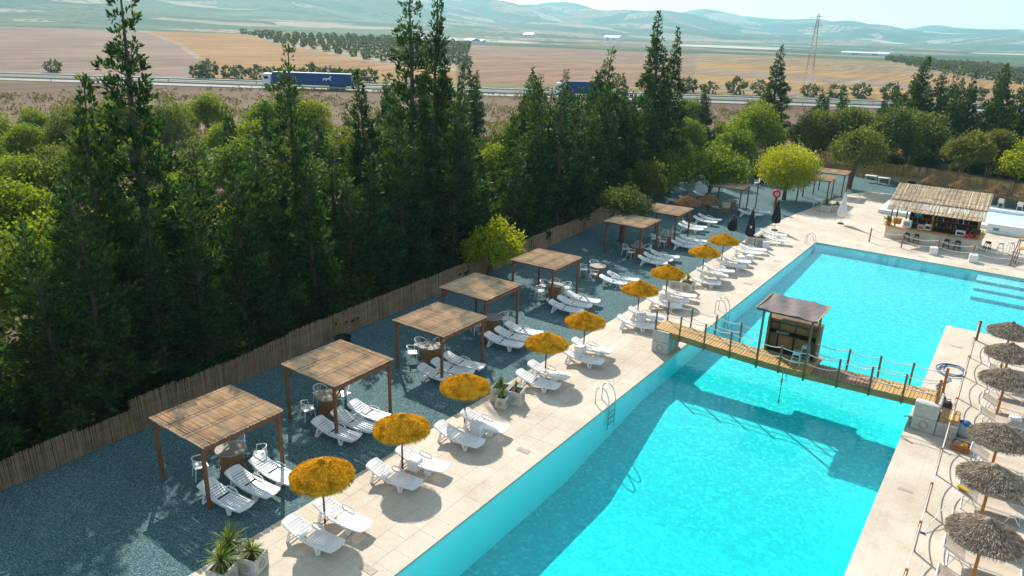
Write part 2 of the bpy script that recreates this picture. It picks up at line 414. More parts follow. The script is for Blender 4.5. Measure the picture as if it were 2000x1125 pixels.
# ------------------------------------------------------------------ terrain
FX = [-0.8, -0.62, -0.52, -0.35, -0.18, -0.10, 0.0, 0.17, 0.25, 0.42, 0.53, 0.7, 0.95]          # tan(azimuth) columns
FD = [250, 300, 420, 560, 750, 1100, 1600, 2400, 3400, 4500, 5600, 6500]
HT = np.array([
 [0, 2.5, 5.5, 8.2, 5, 10, 32, 80, 160, 300, 330, 260],
 [0, 2.5, 5.5, 8.2, 5, 10, 32, 80, 160, 300, 330, 260],
 [0, 2.5, 5.5, 8.0, 5, 10, 32, 80, 160, 295, 330, 260],
 [0, 2.2, 5.2, 7.6, 5, 8, 26, 72, 150, 275, 310, 240],
 [0, 2.0, 4.6, 6.6, 4, 6, 16, 50, 115, 232, 260, 200],
 [0, 1.5, 3.2, 5.0, 3, 4, 10, 36, 90, 203, 215, 180],
 [0, .6, 2.0, 4.0, 3, 2, 6, 25, 70, 169, 180, 160],
 [0, .2, .6, 3.2, 2.4, 1.5, 5, 18, 52, 130, 165, 150],
 [0, 0, .2, 3.0, 2, 1, 4, 14, 40, 108, 172, 150],
 [0, 0, .2, 3.0, 2.6, 0, 1, 6, 22, 80, 135, 120],
 [0, 0, .0, 2.6, 2.2, 0, 1, 6, 20, 76, 116, 110],
 [0, 0, 0, 2.0, .5, 0, 2, 9, 24, 72, 92, 90],
 [0, 0, 0, 1.0, .5, 0, 2, 9, 24, 72, 92, 90]], float)
def fence_x(y):
    return np.interp(y, [-10, 6, 11, 21, 42, 55, 66, 95], [-23.9, -24.1, -24.3, -25.3, -26.2, -27.2, -28.2, -30.5])
def terrain_h(x, y, dig=True):
    x = np.asarray(x, float); y = np.asarray(y, float)
    d = np.hypot(x, y); ang = np.arctan2(x, y) + YAW
    ang = (ang+np.pi) % (2*np.pi)-np.pi
    t = np.tan(np.clip(ang, -.75, .75))
    back = np.clip((np.abs(ang)-.8)/1.2, 0, 1)
    ld = np.log(np.maximum(d, 1)); lfd = np.log(np.array(FD, float))
    pos = np.interp(ld, lfd, np.arange(len(FD)))
    i0 = np.clip(pos.astype(int), 0, len(FD)-2); fr = pos-i0; fr = fr*.5 + .5*fr*fr*(3-2*fr)
    col = np.interp(t, FX, np.arange(len(FX))); c0 = np.clip(col.astype(int), 0, len(FX)-2); fc = col-c0; fc = fc*fc*(3-2*fc)
    a = HT[c0, i0]*(1-fc)+HT[c0+1, i0]*fc; b = HT[c0, i0+1]*(1-fc)+HT[c0+1, i0+1]*fc
    h = a*(1-fr)+b*fr
    h = h*(1-.55*back)
    amp = np.clip((d-700)/3000, 0, 1)
    h = h + amp*(24*np.sin(x/310+1.3)*np.sin(y/270+.4)+15*np.sin(x/140+.2*y/100)+10*np.sin(y/83+x/190)+5*np.sin(x/47-y/61))*np.clip(h/60+.15, 0, 1)
    h = h-.06
    if dig:
        ins = (x > fence_x(y)+1.6) & (x < 12.5) & (y > -6.5) & (y < 92.5)
        h = np.where(ins, -3.2, h)
    return h
def mixc(a, b, t): return tuple(p*(1-t)+q*t for p, q in zip(a, b))

def build_terrain():
    rad = np.concatenate([[0.0], np.exp(np.linspace(np.log(1.5), np.log(6480), 235))])
    a_front = np.linspace(-.82, .82, 260); a_back = np.linspace(.82, 2*np.pi-.82, 72)[1:-1]
    ang = np.concatenate([a_front, a_back]); na = len(ang)
    rr, aa = np.meshgrid(rad[1:], ang, indexing='ij')
    x = rr*np.sin(aa-YAW); y = rr*np.cos(aa-YAW)
    z = terrain_h(x, y)
    V = np.stack([x, y, z], -1).reshape(-1, 3)
    n = len(rad)-1
    i, j = np.meshgrid(np.arange(n-1), np.arange(na), indexing='ij'); j2 = (j+1) % na
    F = np.stack([i*na+j, (i+1)*na+j, (i+1)*na+j2, i*na+j2], -1).reshape(-1, 4)
    V = np.vstack([V, [[0, 0, -3.2]]]); c = len(V)-1
    faces = F[:, ::-1].tolist() + [(c, (k+1) % na, k) for k in range(na)]
    me = bpy.data.meshes.new('ground'); me.from_pydata(V.tolist(), [], faces)
    me.polygons.foreach_set('use_smooth', [True]*len(me.polygons))
    # crops and bare soil, as base colour of each field
    d = np.hypot(V[:, 0], V[:, 1]); an = np.arctan2(V[:, 0], V[:, 1])+YAW; an = (an+np.pi) % (2*np.pi)-np.pi
    X = 1000+1419*np.tan(np.clip(an, -1.2, 1.2))
    C = np.zeros((len(V), 4)); C[:, :3] = (.20, .125, .085)
    def put(m, c): C[m, :3] = c
    mid = (d > 205) & (d < 640)
    xb = np.interp(d, [200, 560], [440, 300])
    put(mid & (X < xb), (.35, .255, .205))
    put(mid & (np.abs(X-xb) < 9), (.46, .39, .31))
    put(mid & (X >= xb) & (X < 880), (.45, .265, .115))
    dg = np.interp(X, [480, 560, 740, 900], [560, 400, 285, 270])
    put(mid & (X > 480) & (X < 905) & (d > dg), (.43, .365, .27))
    put(mid & (X >= 905) & (X < 1330), (.36, .225, .14))
    put((d > 400) & (d < 640) & (X >= 905) & (X < 1330), (.33, .24, .175))
    tt = d+(X-1350)*.12
    put(mid & (X >= 1330), (.38, .285, .175))
    put(mid & (X >= 1330) & (tt > 265) & (tt < 330), (.47, .30, .125))
    put(mid & (X >= 1330) & (tt > 330) & (tt < 395), (.37, .28, .20))
    put(mid & (X >= 1330) & (tt > 395) & (tt < 470), (.46, .29, .12))
    put((d > 205) & (d < 222), (.27, .25, .10))
    C[:, 3] = np.clip((d-600)/60, 0, 1)
    at = me.color_attributes.new('field', 'FLOAT_COLOR', 'POINT')
    at.data.foreach_set('color', C.astype(np.float32).ravel())
    k = NT('fields_and_soil'); v = k.geo()
    a = k.n('ShaderNodeAttribute', attribute_name='field')
    col = a.outputs['Color']
    st = k.n('ShaderNodeMapping'); st.inputs['Rotation'].default_value = (0, 0, R(-48)); st.inputs['Scale'].default_value = (.35, .018, 1); k.l(v, st.inputs['Vector'])
    streak = k.noise(st.outputs[0], 1.0, 4, .65)
    col = k.mix(.75, col, k.ramp(streak, [(.32, (.62, .60, .58)), (.5, (.95, .94, .92)), (.66, (1.5, 1.5, 1.5))]), 'MULTIPLY')
    col = k.mix(.6, col, k.ramp(k.noise(v, .03, 6, .65), [(.35, (.72, .72, .70)), (.65, (1.2, 1.16, 1.10))]), 'MULTIPLY')
    col = k.mix(1.0, col, (.63, .60, .58), 'MULTIPLY')
    # grass and dry scrub nearby
    gn = k.noise(v, .16, 6, .7)
    near = k.ramp(gn, [(.35, (.19, .12, .075)), (.52, (.14, .09, .06)), (.60, (.16, .135, .06)), (.75, (.11, .125, .04))])
    cd = k.n('ShaderNodeVectorMath', operation='LENGTH'); k.l(v, cd.inputs[0])
    mr = k.n('ShaderNodeMapRange'); mr.inputs['From Min'].default_value = 150; mr.inputs['From Max'].default_value = 185; k.l(cd.outputs['Value'], mr.inputs['Value'])
    col = k.mix(mr.outputs[0], near, col)
    # far patchwork
    wp = k.n('ShaderNodeTexNoise'); wp.inputs['Scale'].default_value = .004; wp.inputs['Detail'].default_value = 4; k.l(v, wp.inputs['Vector'])
    wv = k.n('ShaderNodeVectorMath', operation='MULTIPLY_ADD'); k.l(wp.outputs['Color'], wv.inputs[0]); wv.inputs[1].default_value = (260, 260, 0); k.l(v, wv.inputs[2])
    fl = k.n('ShaderNodeVectorMath', operation='MULTIPLY'); k.l(wv.outputs[0], fl.inputs[0]); fl.inputs[1].default_value = (1, 1, 0)
    cell = k.vor(fl.outputs[0], .0058, 'Color'); se = k.n('ShaderNodeSeparateColor'); k.l(cell, se.inputs[0])
    pc = k.ramp(se.outputs[0], [(0, (.05, .085, .05)), (.34, (.085, .11, .06)), (.55, (.27, .20, .14)), (.64, (.10, .125, .07)), (.80, (.30, .24, .17)), (.88, (.22, .155, .105)), (.975, (.46, .42, .35))], 'CONSTANT')
    dots = k.vor(fl.outputs[0], .055, 'Distance')
    pc2 = k.mix(k.ramp(dots, [(.34, (1, 1, 1)), (.46, (0, 0, 0))]), pc, (.03, .05, .03))
    pc = k.mix(k.math('GREATER_THAN', se.outputs[1], .35), pc, pc2)
    pc = k.mix(.6, pc, k.ramp(k.noise(v, .012, 6, .65), [(.35, (.7, .7, .7)), (.65, (1.2, 1.2, 1.2))]), 'MULTIPLY')
    col = k.mix(a.outputs['Alpha'], col, pc)
    me.materials.append(k.pbr(col, .95, k.bump(k.noise(v, 1.2, 5, .7), .4, .15), 0, .1))
    o = link('ground', me); tag(o, 'rolling dry farmland and hills stretching to the horizon', None, None, 'structure')
build_terrain()

# ------------------------------------------------------------------ haze: the air between here and the hills
hz = MB().box((0, 0, 218), (13200, 13200, 446)).build('haze', None)
k = NT('warm_summer_haze')
pv = k.n('ShaderNodeVolumePrincipled'); pv.inputs['Color'].default_value = (.43, .81, .95, 1); pv.inputs['Density'].default_value = 1.55e-4; pv.inputs['Anisotropy'].default_value = .25
k.l(pv.outputs[0], k.out.inputs['Volume'])
hz.data.materials.append(k.m); tag(hz, None, None, None, 'stuff')

# ------------------------------------------------------------------ the yard: gravel, pool deck, basin, water
PX0, PX1, PY0, PY1, PCY, PX2 = -11.7, -1.7, -2.0, 56.2, 43.25, 9.0
ys = [-8, 0, 6, 11, 21, 31, 42, 55, 62]
poly = [(fence_x(y)-.25, y) for y in ys+[75, 93]] + [(13.5, 93), (13.5, 60), (-15.7, 60), (-15.7, -8)]
g = MB(); n = len(poly)
g.add([(x, y, -.035) for x, y in poly], [tuple(reversed(range(n)))])
tag(g.build('gravel_yard', M['gravel']), 'blue grey gravel yard shaded by the trees', None, None, 'structure')

deck = MB(); T = .07
SX0, SX1, SY0, SY1 = -16.05, -11.7, 6.0, 31.2
def dstrip(x0, x1, y0, y1, top=0.0): deck.box(((x0+x1)/2, (y0+y1)/2, top-T/2), (x1-x0, y1-y0, T))
dstrip(SX0, PX0+.02, SY0, SY1, -.014)
dstrip(SX0, PX0+.02, -6, SY0-.004); dstrip(SX0, PX0+.02, SY1+.004, 60.0)
dstrip(PX0+.024, PX1-.024, -6, PY0)
dstrip(PX1-.02, 12.5, -6, PCY-.02)
dstrip(PX2, 12.5, PCY, PY1)
dstrip(PX0+.024, 12.5, PY1-.02, 60.0)
deck.prism([(SX0, 60.004), (12.5, 60.004), (12.5, 80.5), (-6, 82), (-12.6, 80.5), (-13.9, 77.5), (-14.9, 70)], -T, 0.0)
deck_o = deck.build('pool_deck', M['deck']); tag(deck_o, 'pale stamped concrete deck round the pool', None, None, 'structure')
slab_meshes = {}
cols = [SX0, -15.32, -14.6, -13.88, -13.16, -12.44, PX0+.03]
for ci in range(6):
    y = SY0 - random.uniform(0, .5)
    while y < SY1:
        L = random.choice((.72, .9, 1.08, 1.26)); y0 = max(y, SY0); y1 = min(y+L, SY1)
        if y1-y0 > .06:
            w = cols[ci+1]-cols[ci]-.0045; l = y1-y0-.0045
            key = (round(w, 3), round(l, 3))
            if key not in slab_meshes:
                slab_meshes[key] = MB().bevbox((0, 0, -.0125), (w, l, .013*2-.001), .0022).mesh('paving_slab', M['slab'])
            link('paving_slab', slab_meshes[key], deck_o, ((cols[ci]+cols[ci+1])/2, (y0+y1)/2, random.uniform(-.0015, .0015)))
        y += L

def floor_z(y):
    return float(np.interp(y, [-2, 20.5, 27.0, 36, 56.2], [-2.02, -1.97, -1.16, -1.12, -.66]))
b = MB(); wl = MB()
fy = [-2, 4, 10, 16, 20.5, 22, 23.5, 25, 27, 31, 36, PCY]
for y0, y1 in zip(fy[:-1], fy[1:]):
    b.add([(PX0, y0, floor_z(y0)), (PX1, y0, floor_z(y0)), (PX1, y1, floor_z(y1)), (PX0, y1, floor_z(y1))], [(0, 1, 2, 3)])
    wl.add([(PX0, y0, floor_z(y0)), (PX0, y1, floor_z(y1)), (PX0, y1, -.03), (PX0, y0, -.03)], [(0, 1, 2, 3)])
    wl.add([(PX1, y0, floor_z(y0)), (PX1, y1, floor_z(y1)), (PX1, y1, -.03), (PX1, y0, -.03)], [(3, 2, 1, 0)])
fy = [PCY, 46, 50, PY1]
for y0, y1 in zip(fy[:-1], fy[1:]):
    b.add([(PX0, y0, floor_z(y0)), (PX2, y0, floor_z(y0)), (PX2, y1, floor_z(y1)), (PX0, y1, floor_z(y1))], [(0, 1, 2, 3)])
    wl.add([(PX0, y0, floor_z(y0)), (PX0, y1, floor_z(y1)), (PX0, y1, -.03), (PX0, y0, -.03)], [(0, 1, 2, 3)])
    wl.add([(PX2, y0, floor_z(y0)), (PX2, y1, floor_z(y1)), (PX2, y1, -.03), (PX2, y0, -.03)], [(3, 2, 1, 0)])
wl.add([(PX0, PY0, -2.02), (PX1, PY0, -2.02), (PX1, PY0, -.03), (PX0, PY0, -.03)], [(3, 2, 1, 0)])
wl.add([(PX0, PY1, -.66), (PX2, PY1, -.66), (PX2, PY1, -.03), (PX0, PY1, -.03)], [(0, 1, 2, 3)])
wl.add([(PX1, PCY, floor_z(PCY)), (PX2, PCY, floor_z(PCY)), (PX2, PCY, -.03), (PX1, PCY, -.03)], [(3, 2, 1, 0)])
basin = b.build('pool_basin', M['painted_sparkle']); wl.build('pool_wall', M['lit_wall'], basin); tag(basin, 'turquoise basin of the long pool, water sparkle painted on its floor', None, None, 'structure')
for i, (y0, zt) in enumerate(((51.7, -.56), (53.2, -.40), (54.6, -.22))):
    st = MB().box((3.9, (y0+PY1)/2-.002, (zt-.9)/2-.0), (10.15-.006*i, PY1-y0-.006, .9+zt)).build('pool_step', M['painted_sparkle'], basin)
wtr = MB()
wtr.prism([(PX0-.03, PY0-.03), (PX1+.03, PY0-.03), (PX1+.03, PCY-.03), (PX2+.03, PCY-.03), (PX2+.03, PY1+.03), (PX0-.03, PY1+.03)], -2.6, -.085)
wo_ = wtr.build('water', M['water']); tag(wo_, 'clear turquoise pool water', None, None, 'structure')
# ------------------------------------------------------------------ highway
RD = Vector((.82, .575, 0)).normalized(); RN = Vector((-RD.y, RD.x, 0)); RP = Vector((-157.5, 111.0, 0))
def ribbon(name, mat, off, w, dz, t0=-420, t1=520, label=None):
    m = MB(); ts = np.arange(t0, t1+1, 10.0); V = []
    for t in ts:
        for s in (-w/2, w/2):
            p = RP+RD*t+RN*(off+s); V.append((p.x, p.y, float(terrain_h(p.x, p.y, False))+dz))
    m.add(V, [(2*i, 2*i+2, 2*i+3, 2*i+1) for i in range(len(ts)-1)][::1])
    o = m.build(name, mat); tag(o, label, None, None, 'structure'); return o
ribbon('road', M['asphalt'], 0, 10.5, .10, label='pale two lane highway beyond the trees')
ribbon('road', M['asphalt'], 15.5, 9.5, .10, label='second carriageway of the highway, on its far side')
ribbon('verge', M['verge'], 7.75, 4.6, .07, label='dry grass strip between the two carriageways')
def guard(off, label):
    r = thing('guard_rail', label, 'guard rail', RP+RN*off)
    m = MB(); pts = [RD*t+Vector((0, 0, .72)) for t in (-330, 330)]
    m.bar(pts[0], pts[1], .08, .34); m.build('rail', M['barrel'], r)
    pm = MB().box((0, 0, .42), (.12, .12, .84)).mesh('post', M['barrel'])
    for t in range(-330, 331, 22): link('post', pm, r, RD*t + RN*(-.12) + Vector((0, 0, -.06)))
guard(6.2, 'steel guard rail along the far edge of the near carriageway')
guard(-5.8, 'steel guard rail on the near edge of the highway')

def truck(t, L, label, logo=True):
    ang = math.atan2(RD.y, RD.x); p = RP+RD*t+RN*(-2.4); z = float(terrain_h(p.x, p.y, False))+.10
    r = thing('lorry', label, 'lorry', (p.x, p.y, z), ang)
    MB().bevbox((0, 0, 2.35), (L, 2.5, 2.7), .04).build('trailer', M['truck_blue'], r)
    MB().box((0, 0, .93), (L-.3, 1.1, .14)).build('chassis', M['black'], r)
    wm = MB()
    for i in range(14):
        a0 = 2*math.pi*i/14; a1 = 2*math.pi*(i+1)/14; q = .5
        wm.add([(0, -.16, 0), (q*math.cos(a0), -.16, q*math.sin(a0)), (q*math.cos(a1), -.16, q*math.sin(a1))], [(0, 1, 2)])
        wm.add([(0, .16, 0), (q*math.cos(a1), .16, q*math.sin(a1)), (q*math.cos(a0), .16, q*math.sin(a0))], [(0, 1, 2)])
        wm.add([(q*math.cos(a0), -.16, q*math.sin(a0)), (q*math.cos(a1), -.16, q*math.sin(a1)), (q*math.cos(a1), .16, q*math.sin(a1)), (q*math.cos(a0), .16, q*math.sin(a0))], [(3, 2, 1, 0)])
    wme = wm.mesh('wheel', M['black'])
    for x in (L*.24, L*.31, L*.38, -L*.5-1.6, -L*.5+1.4):
        for s in (-1, 1): link('wheel', wme, r, (x, s*1.05, .5))
    c = MB().bevbox((-L/2-1.45, 0, 1.95), (2.1, 2.4, 2.7), .15).build('cab', M['white_paint'], r)
    MB().box((-L/2-2.51, 0, 2.35), (.03, 2.1, .9)).build('windscreen', M['black'], c)
    MB().box((-L/2-1.5, -1.215, 2.4), (1.0, .02, .7)).build('side_window', M['black'], c)
    if logo:   # small white animal mark printed on the curtain side
        P = [(-.9, .0), (-.55, .12), (-.2, .08), (.3, .1), (.62, .32), (.8, .52), (1.0, .5), (.95, .34), (.8, .2), (.72, -.05), (.9, -.4), (.76, -.44), (.5, -.16), (.05, -.2), (-.12, -.5), (-.26, -.46), (-.2, -.16), (-.5, -.2), (-.85, -.45), (-.95, -.36), (-.68, -.1)]
        q = MB().add([(3.6+x*1.15, -1.256, 2.55+zz*1.15) for x, zz in P], [tuple(range(len(P)))])
        q.build('printed_mark', M['white_paint'], r)
truck(16.5, 18.6, 'long blue lorry trailer passing on the highway, left of centre')
truck(81.5, 9.0, 'blue lorry mostly hidden behind the cypress tops on the highway', False)

# ------------------------------------------------------------------ foliage builders
def leaf_quads(P, D, L, Wd):
    """one narrow leaf spray per row: P base, D direction, L length, Wd width"""
    n = len(P); D = D/np.linalg.norm(D, axis=1, keepdims=True)
    rnd = rng.normal(size=(n, 3)); S = np.cross(D, rnd); S /= np.linalg.norm(S, axis=1, keepdims=True)+1e-9
    L = np.asarray(L).reshape(-1, 1)*np.ones((n, 1)); Wd = np.asarray(Wd).reshape(-1, 1)*np.ones((n, 1))
    m = P + D*L*.55
    V = np.stack([P, m+S*Wd*.5, P+D*L, m-S*Wd*.5], 1).reshape(-1, 3)
    F = np.arange(4*n).reshape(-1, 4)
    return V, F
def leaf_mesh(name, V, F, mat):
    me = bpy.data.meshes.new(name); nv, nf = len(V), len(F)
    me.vertices.add(nv); me.vertices.foreach_set('co', np.asarray(V, np.float32).ravel())
    me.loops.add(nf*4); me.loops.foreach_set('vertex_index', np.asarray(F, np.int32).ravel())
    me.polygons.add(nf); me.polygons.foreach_set('loop_start', np.arange(0, nf*4, 4, dtype=np.int32))
    me.update(calc_edges=True); me.validate(); me.materials.append(mat); return me

def conifer_meshes(h, rmax, nb, per, z0=.05, sparse_top=0.0, ragged=.45, size=.26, lean=0.0, up=.35):
    """crown and trunk of a cypress: uneven branches, each ending in a clump of short upswept sprays"""
    Ps = []; Ds = []; Ls = []
    tr = MB(); ph = random.uniform(0, 6)
    def axis(z): return np.array([lean*(z/h)**2*h + .22*math.sin(z*.6+ph)*(z/h), .18*math.sin(z*.45+2*ph)*(z/h), z])
    zs = [h*k/9 for k in range(10)]
    tr.tube([axis(z) for z in zs], [max(.025, .19*(1-z/h)**.8*h/11) for z in zs], 7)
    for i in range(nb):
        u = (i+random.random())/nb; z = h*(z0+(1-z0)*u**.92); t = z/h
        az = i*2.39996+random.uniform(-.5, .5)
        prof = (1-t)**.95*min(1, (t+.16)/.34)
        ln = rmax*prof*random.uniform(1-ragged, 1.15)+(.10+.12*random.random())*(1.25-t)
        if random.random() < .10: ln *= 1.35
        el = random.uniform(-.05, up)+.55*t*t
        if sparse_top and t > 1-sparse_top:
            if random.random() < .22: continue
            ln += random.uniform(.05, .40)*(1.3-t); el = random.uniform(-.1, .5)
        a = axis(z); dr = np.array([math.cos(az)*math.cos(el), math.sin(az)*math.cos(el), math.sin(el)])
        tip = a+dr*ln+np.array([0, 0, .10*ln*ln])
        if ln > .4: tr.tube([a, a+dr*ln*.6, tip], [.035, .022, .008], 3)
        # clumps along the outer part of the branch
        nc = 1+int(ln/.42)
        for c in range(nc):
            s = 1-.62*c/max(nc, 1)+random.uniform(-.06, .06)
            cen = a+dr*ln*s+np.array([0, 0, .10*ln*ln*s*s])+rng.normal(size=3)*.07
            q = (.20+.13*ln/rmax)*random.uniform(.75, 1.3)*(1-.12*c)*(1.08-.62*t**3)
            k = int(per*(q/.3)**2*random.uniform(.7, 1.2))
            if k < 4: k = 4
            d = rng.normal(size=(k, 3)); d /= np.linalg.norm(d, axis=1, keepdims=True)
            P = cen+d*q*rng.uniform(.25, 1.0, (k, 1))*np.array([1.1, 1.1, .85])
            Ps.append(P); Ds.append(d*.45+dr*.55+np.array([0, 0, .55])+rng.normal(size=(k, 3))*.3); Ls.append(rng.uniform(.6, 1.25, k)*size)
    P = np.vstack(Ps); D = np.vstack(Ds); L = np.concatenate(Ls)
    V, F = leaf_quads(P, D, L, L*.40)
    return leaf_mesh('crown', V, F, M['conifer']), tr.mesh('trunk', M['bark'])

def broad_meshes(h, r, nl, mat, trunk_h=.32, lumps=13, lsize=.16, flat=.8, forks=5, lean=(0, 0), dens=1.0, hollow=.55, ball=False):
    tr = MB(); th = h*trunk_h; top = Vector((lean[0], lean[1], th))
    r0 = .05*h*.5+.05
    tr.tube([(0, 0, 0), (lean[0]*.35, lean[1]*.35, th*.5), top], [r0*1.25, r0, r0*.85], 8)
    C = []; ch = h-th
    for i in range(lumps):
        a = 2*math.pi*i*.618+random.uniform(-.4, .4); q = math.sqrt((i+.5)/lumps)
        zz = th + ch*(.10+.68*(1-q*q*.85)*random.uniform(.55, 1.08))
        c = np.array([lean[0]*1.3+r*.72*q*math.cos(a), lean[1]*1.3+r*.72*q*math.sin(a), zz])
        C.append((c, r*random.uniform(.24, .42)))
    if ball:
        C = []
        for i in range(lumps):
            zc = 1-2*(i+.5)/lumps; a = i*2.39996; q = math.sqrt(1-zc*zc); ce = th+ch*.47
            C.append((np.array([r*.70*q*math.cos(a), r*.70*q*math.sin(a), ce+ch*.5*.68*zc]), r*random.uniform(.36, .44)))
    for c, _ in C[:forks+4]:
        c = Vector(c); mid = top.lerp(c, .5)+Vector((random.uniform(-.15, .15)*r, random.uniform(-.15, .15)*r, .05*h))
        tr.tube([top-Vector((0, 0, .05*h)), mid, c], [r0*.6, r0*.33, .02], 5)
    Ps = []; Ds = []
    tot = sum(q**2 for _, q in C)
    for c, q in C:
        k = int(nl*q*q/tot)
        d = rng.normal(size=(k, 3)); d /= np.linalg.norm(d, axis=1, keepdims=True)
        rad = q*(rng.uniform(hollow, 1.0, (k, 1))**.6)*np.exp(rng.normal(size=(k, 1))*.13)*(1+.30*np.sin(d[:, :1]*7+c[0])*np.cos(d[:, 1:2]*6+c[1]))
        P = c+d*rad*np.array([1, 1, flat])
        Ps.append(P); Ds.append(d*.5+rng.normal(size=(k, 3))*.7+np.array([0, 0, -.1]))
    P = np.vstack(Ps); D = np.vstack(Ds); L = rng.uniform(.7, 1.3, len(P))*lsize
    V, F = leaf_quads(P, D, L, L*.62)
    return leaf_mesh('crown', V, F, mat), tr.mesh('trunk', M['bark'])

def plant_tree(meshes, name, label, cat, loc, rz, s=1.0, sz=None, group=None):
    r = thing(name, label, cat, loc, rz, group); r.scale = (s, s, sz if sz else s)
    link('crown', meshes[0], r); link('trunk', meshes[1], r); return r

# cypress kinds
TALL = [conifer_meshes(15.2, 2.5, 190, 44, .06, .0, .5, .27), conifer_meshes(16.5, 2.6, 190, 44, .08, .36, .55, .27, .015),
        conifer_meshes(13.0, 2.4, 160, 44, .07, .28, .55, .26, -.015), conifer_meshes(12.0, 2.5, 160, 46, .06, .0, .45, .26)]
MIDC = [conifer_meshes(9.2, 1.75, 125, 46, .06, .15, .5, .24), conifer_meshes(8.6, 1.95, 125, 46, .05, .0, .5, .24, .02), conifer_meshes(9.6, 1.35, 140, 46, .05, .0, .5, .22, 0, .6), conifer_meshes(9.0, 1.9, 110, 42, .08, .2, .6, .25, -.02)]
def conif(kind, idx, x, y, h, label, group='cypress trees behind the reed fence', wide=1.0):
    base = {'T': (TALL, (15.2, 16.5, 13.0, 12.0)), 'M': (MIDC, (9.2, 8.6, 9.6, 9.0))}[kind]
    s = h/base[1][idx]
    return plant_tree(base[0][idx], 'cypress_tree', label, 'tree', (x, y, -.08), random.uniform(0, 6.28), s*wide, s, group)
# ------------------------------------------------------------------ reed fences
def reed_panel_mesh(name, w, h, mat, ragged, seed, step=.026):
    rd = random.Random(seed); m = MB(); x = -w/2
    while x < w/2:
        q = rd.uniform(.016, .028); hh = h + rd.uniform(-ragged, ragged*.6); dy = rd.uniform(-.012, .012); lx = rd.uniform(-.02, .02)
        m.add([(x-q/2, dy, -.03), (x+q/2, dy, -.03), (x, dy-q*.8, -.03), (x-q/2+lx, dy, hh), (x+q/2+lx, dy, hh), (x+lx, dy-q*.8, hh)], [(0, 3, 5, 2), (2, 5, 4, 1), (1, 4, 3, 0), (3, 4, 5)])
        x += step*rd.uniform(.75, 1.2)
    for z in (.25*h, .6*h, .88*h): m.box((0, -.028, z), (w, .008, .012))
    return m.mesh(name, mat)
def run_fence(name, label, path, h, mat, pw, ragged, postmat, bamboo_back=False):
    r = thing(name, label, 'fence', (path[0][0], path[0][1], 0))
    o = Vector((path[0][0], path[0][1], 0))
    ms = [reed_panel_mesh('reed_panel', pw*1.02, h, mat, ragged, sd) for sd in (1, 2, 3, 4)]
    pm = MB().tube([(0, 0, -.1), (0, 0, h+.02)], .035, 6).mesh('fence_post', postmat)
    P = [Vector((x, y, 0)) for x, y in path]; acc = [0]
    for a, b_ in zip(P[:-1], P[1:]): acc.append(acc[-1]+(b_-a).length)
    def at(s):
        for i in range(len(P)-1):
            if s <= acc[i+1] or i == len(P)-2:
                return P[i].lerp(P[i+1], (s-acc[i])/(acc[i+1]-acc[i]))
    n = int(acc[-1]/pw)
    for i in range(n):
        a = at(i*pw); b_ = at((i+1)*pw); d = b_-a; c = (a+b_)/2-o
        q = link('reed_panel', random.choice(ms), r, (c.x, c.y, -.03), math.atan2(d.y, d.x)); tag(q, kind='stuff')
        q.rotation_euler.y = random.uniform(-.015, .015); q.rotation_euler.x = random.uniform(-.05, .05)
        q.scale = (1, 1, random.uniform(.94, 1.07) * (random.uniform(.72, .95) if name == 'reed_fence' and a.y < 9.5 else 1))
        nn = Vector((d.y, -d.x, 0)).normalized()
        p = a-o-nn*.05; link('fence_post', pm, r, (p.x, p.y, 0))
    return r
run_fence('reed_fence', 'low weathered reed fence running along the foot of the cypress trees', [(float(fence_x(y)), y) for y in (-6, 6, 11, 21, 31, 42, 50, 57, 63.5)], 1.22, M['reed_fence'], 1.9, .05, M['pole_wood'])
run_fence('reed_fence', 'tall golden reed fence closing the far end of the yard', [(-20.3, 92.4), (-17.0, 90.4), (-13.9, 88.7), (-10, 87.9), (-6.3, 87.2), (-1.6, 85.0), (.6, 84.1), (7.0, 81.2)], 2.0, M['reed_gold'], 2.1, .04, M['pole_wood'])
run_fence('reed_screen', 'short orange reed screen standing beside the white cabin', [(-23.9, 71.2), (-22.5, 72.9)], 1.85, M['reed_gold'], 1.08, .03, M['pole_wood'])

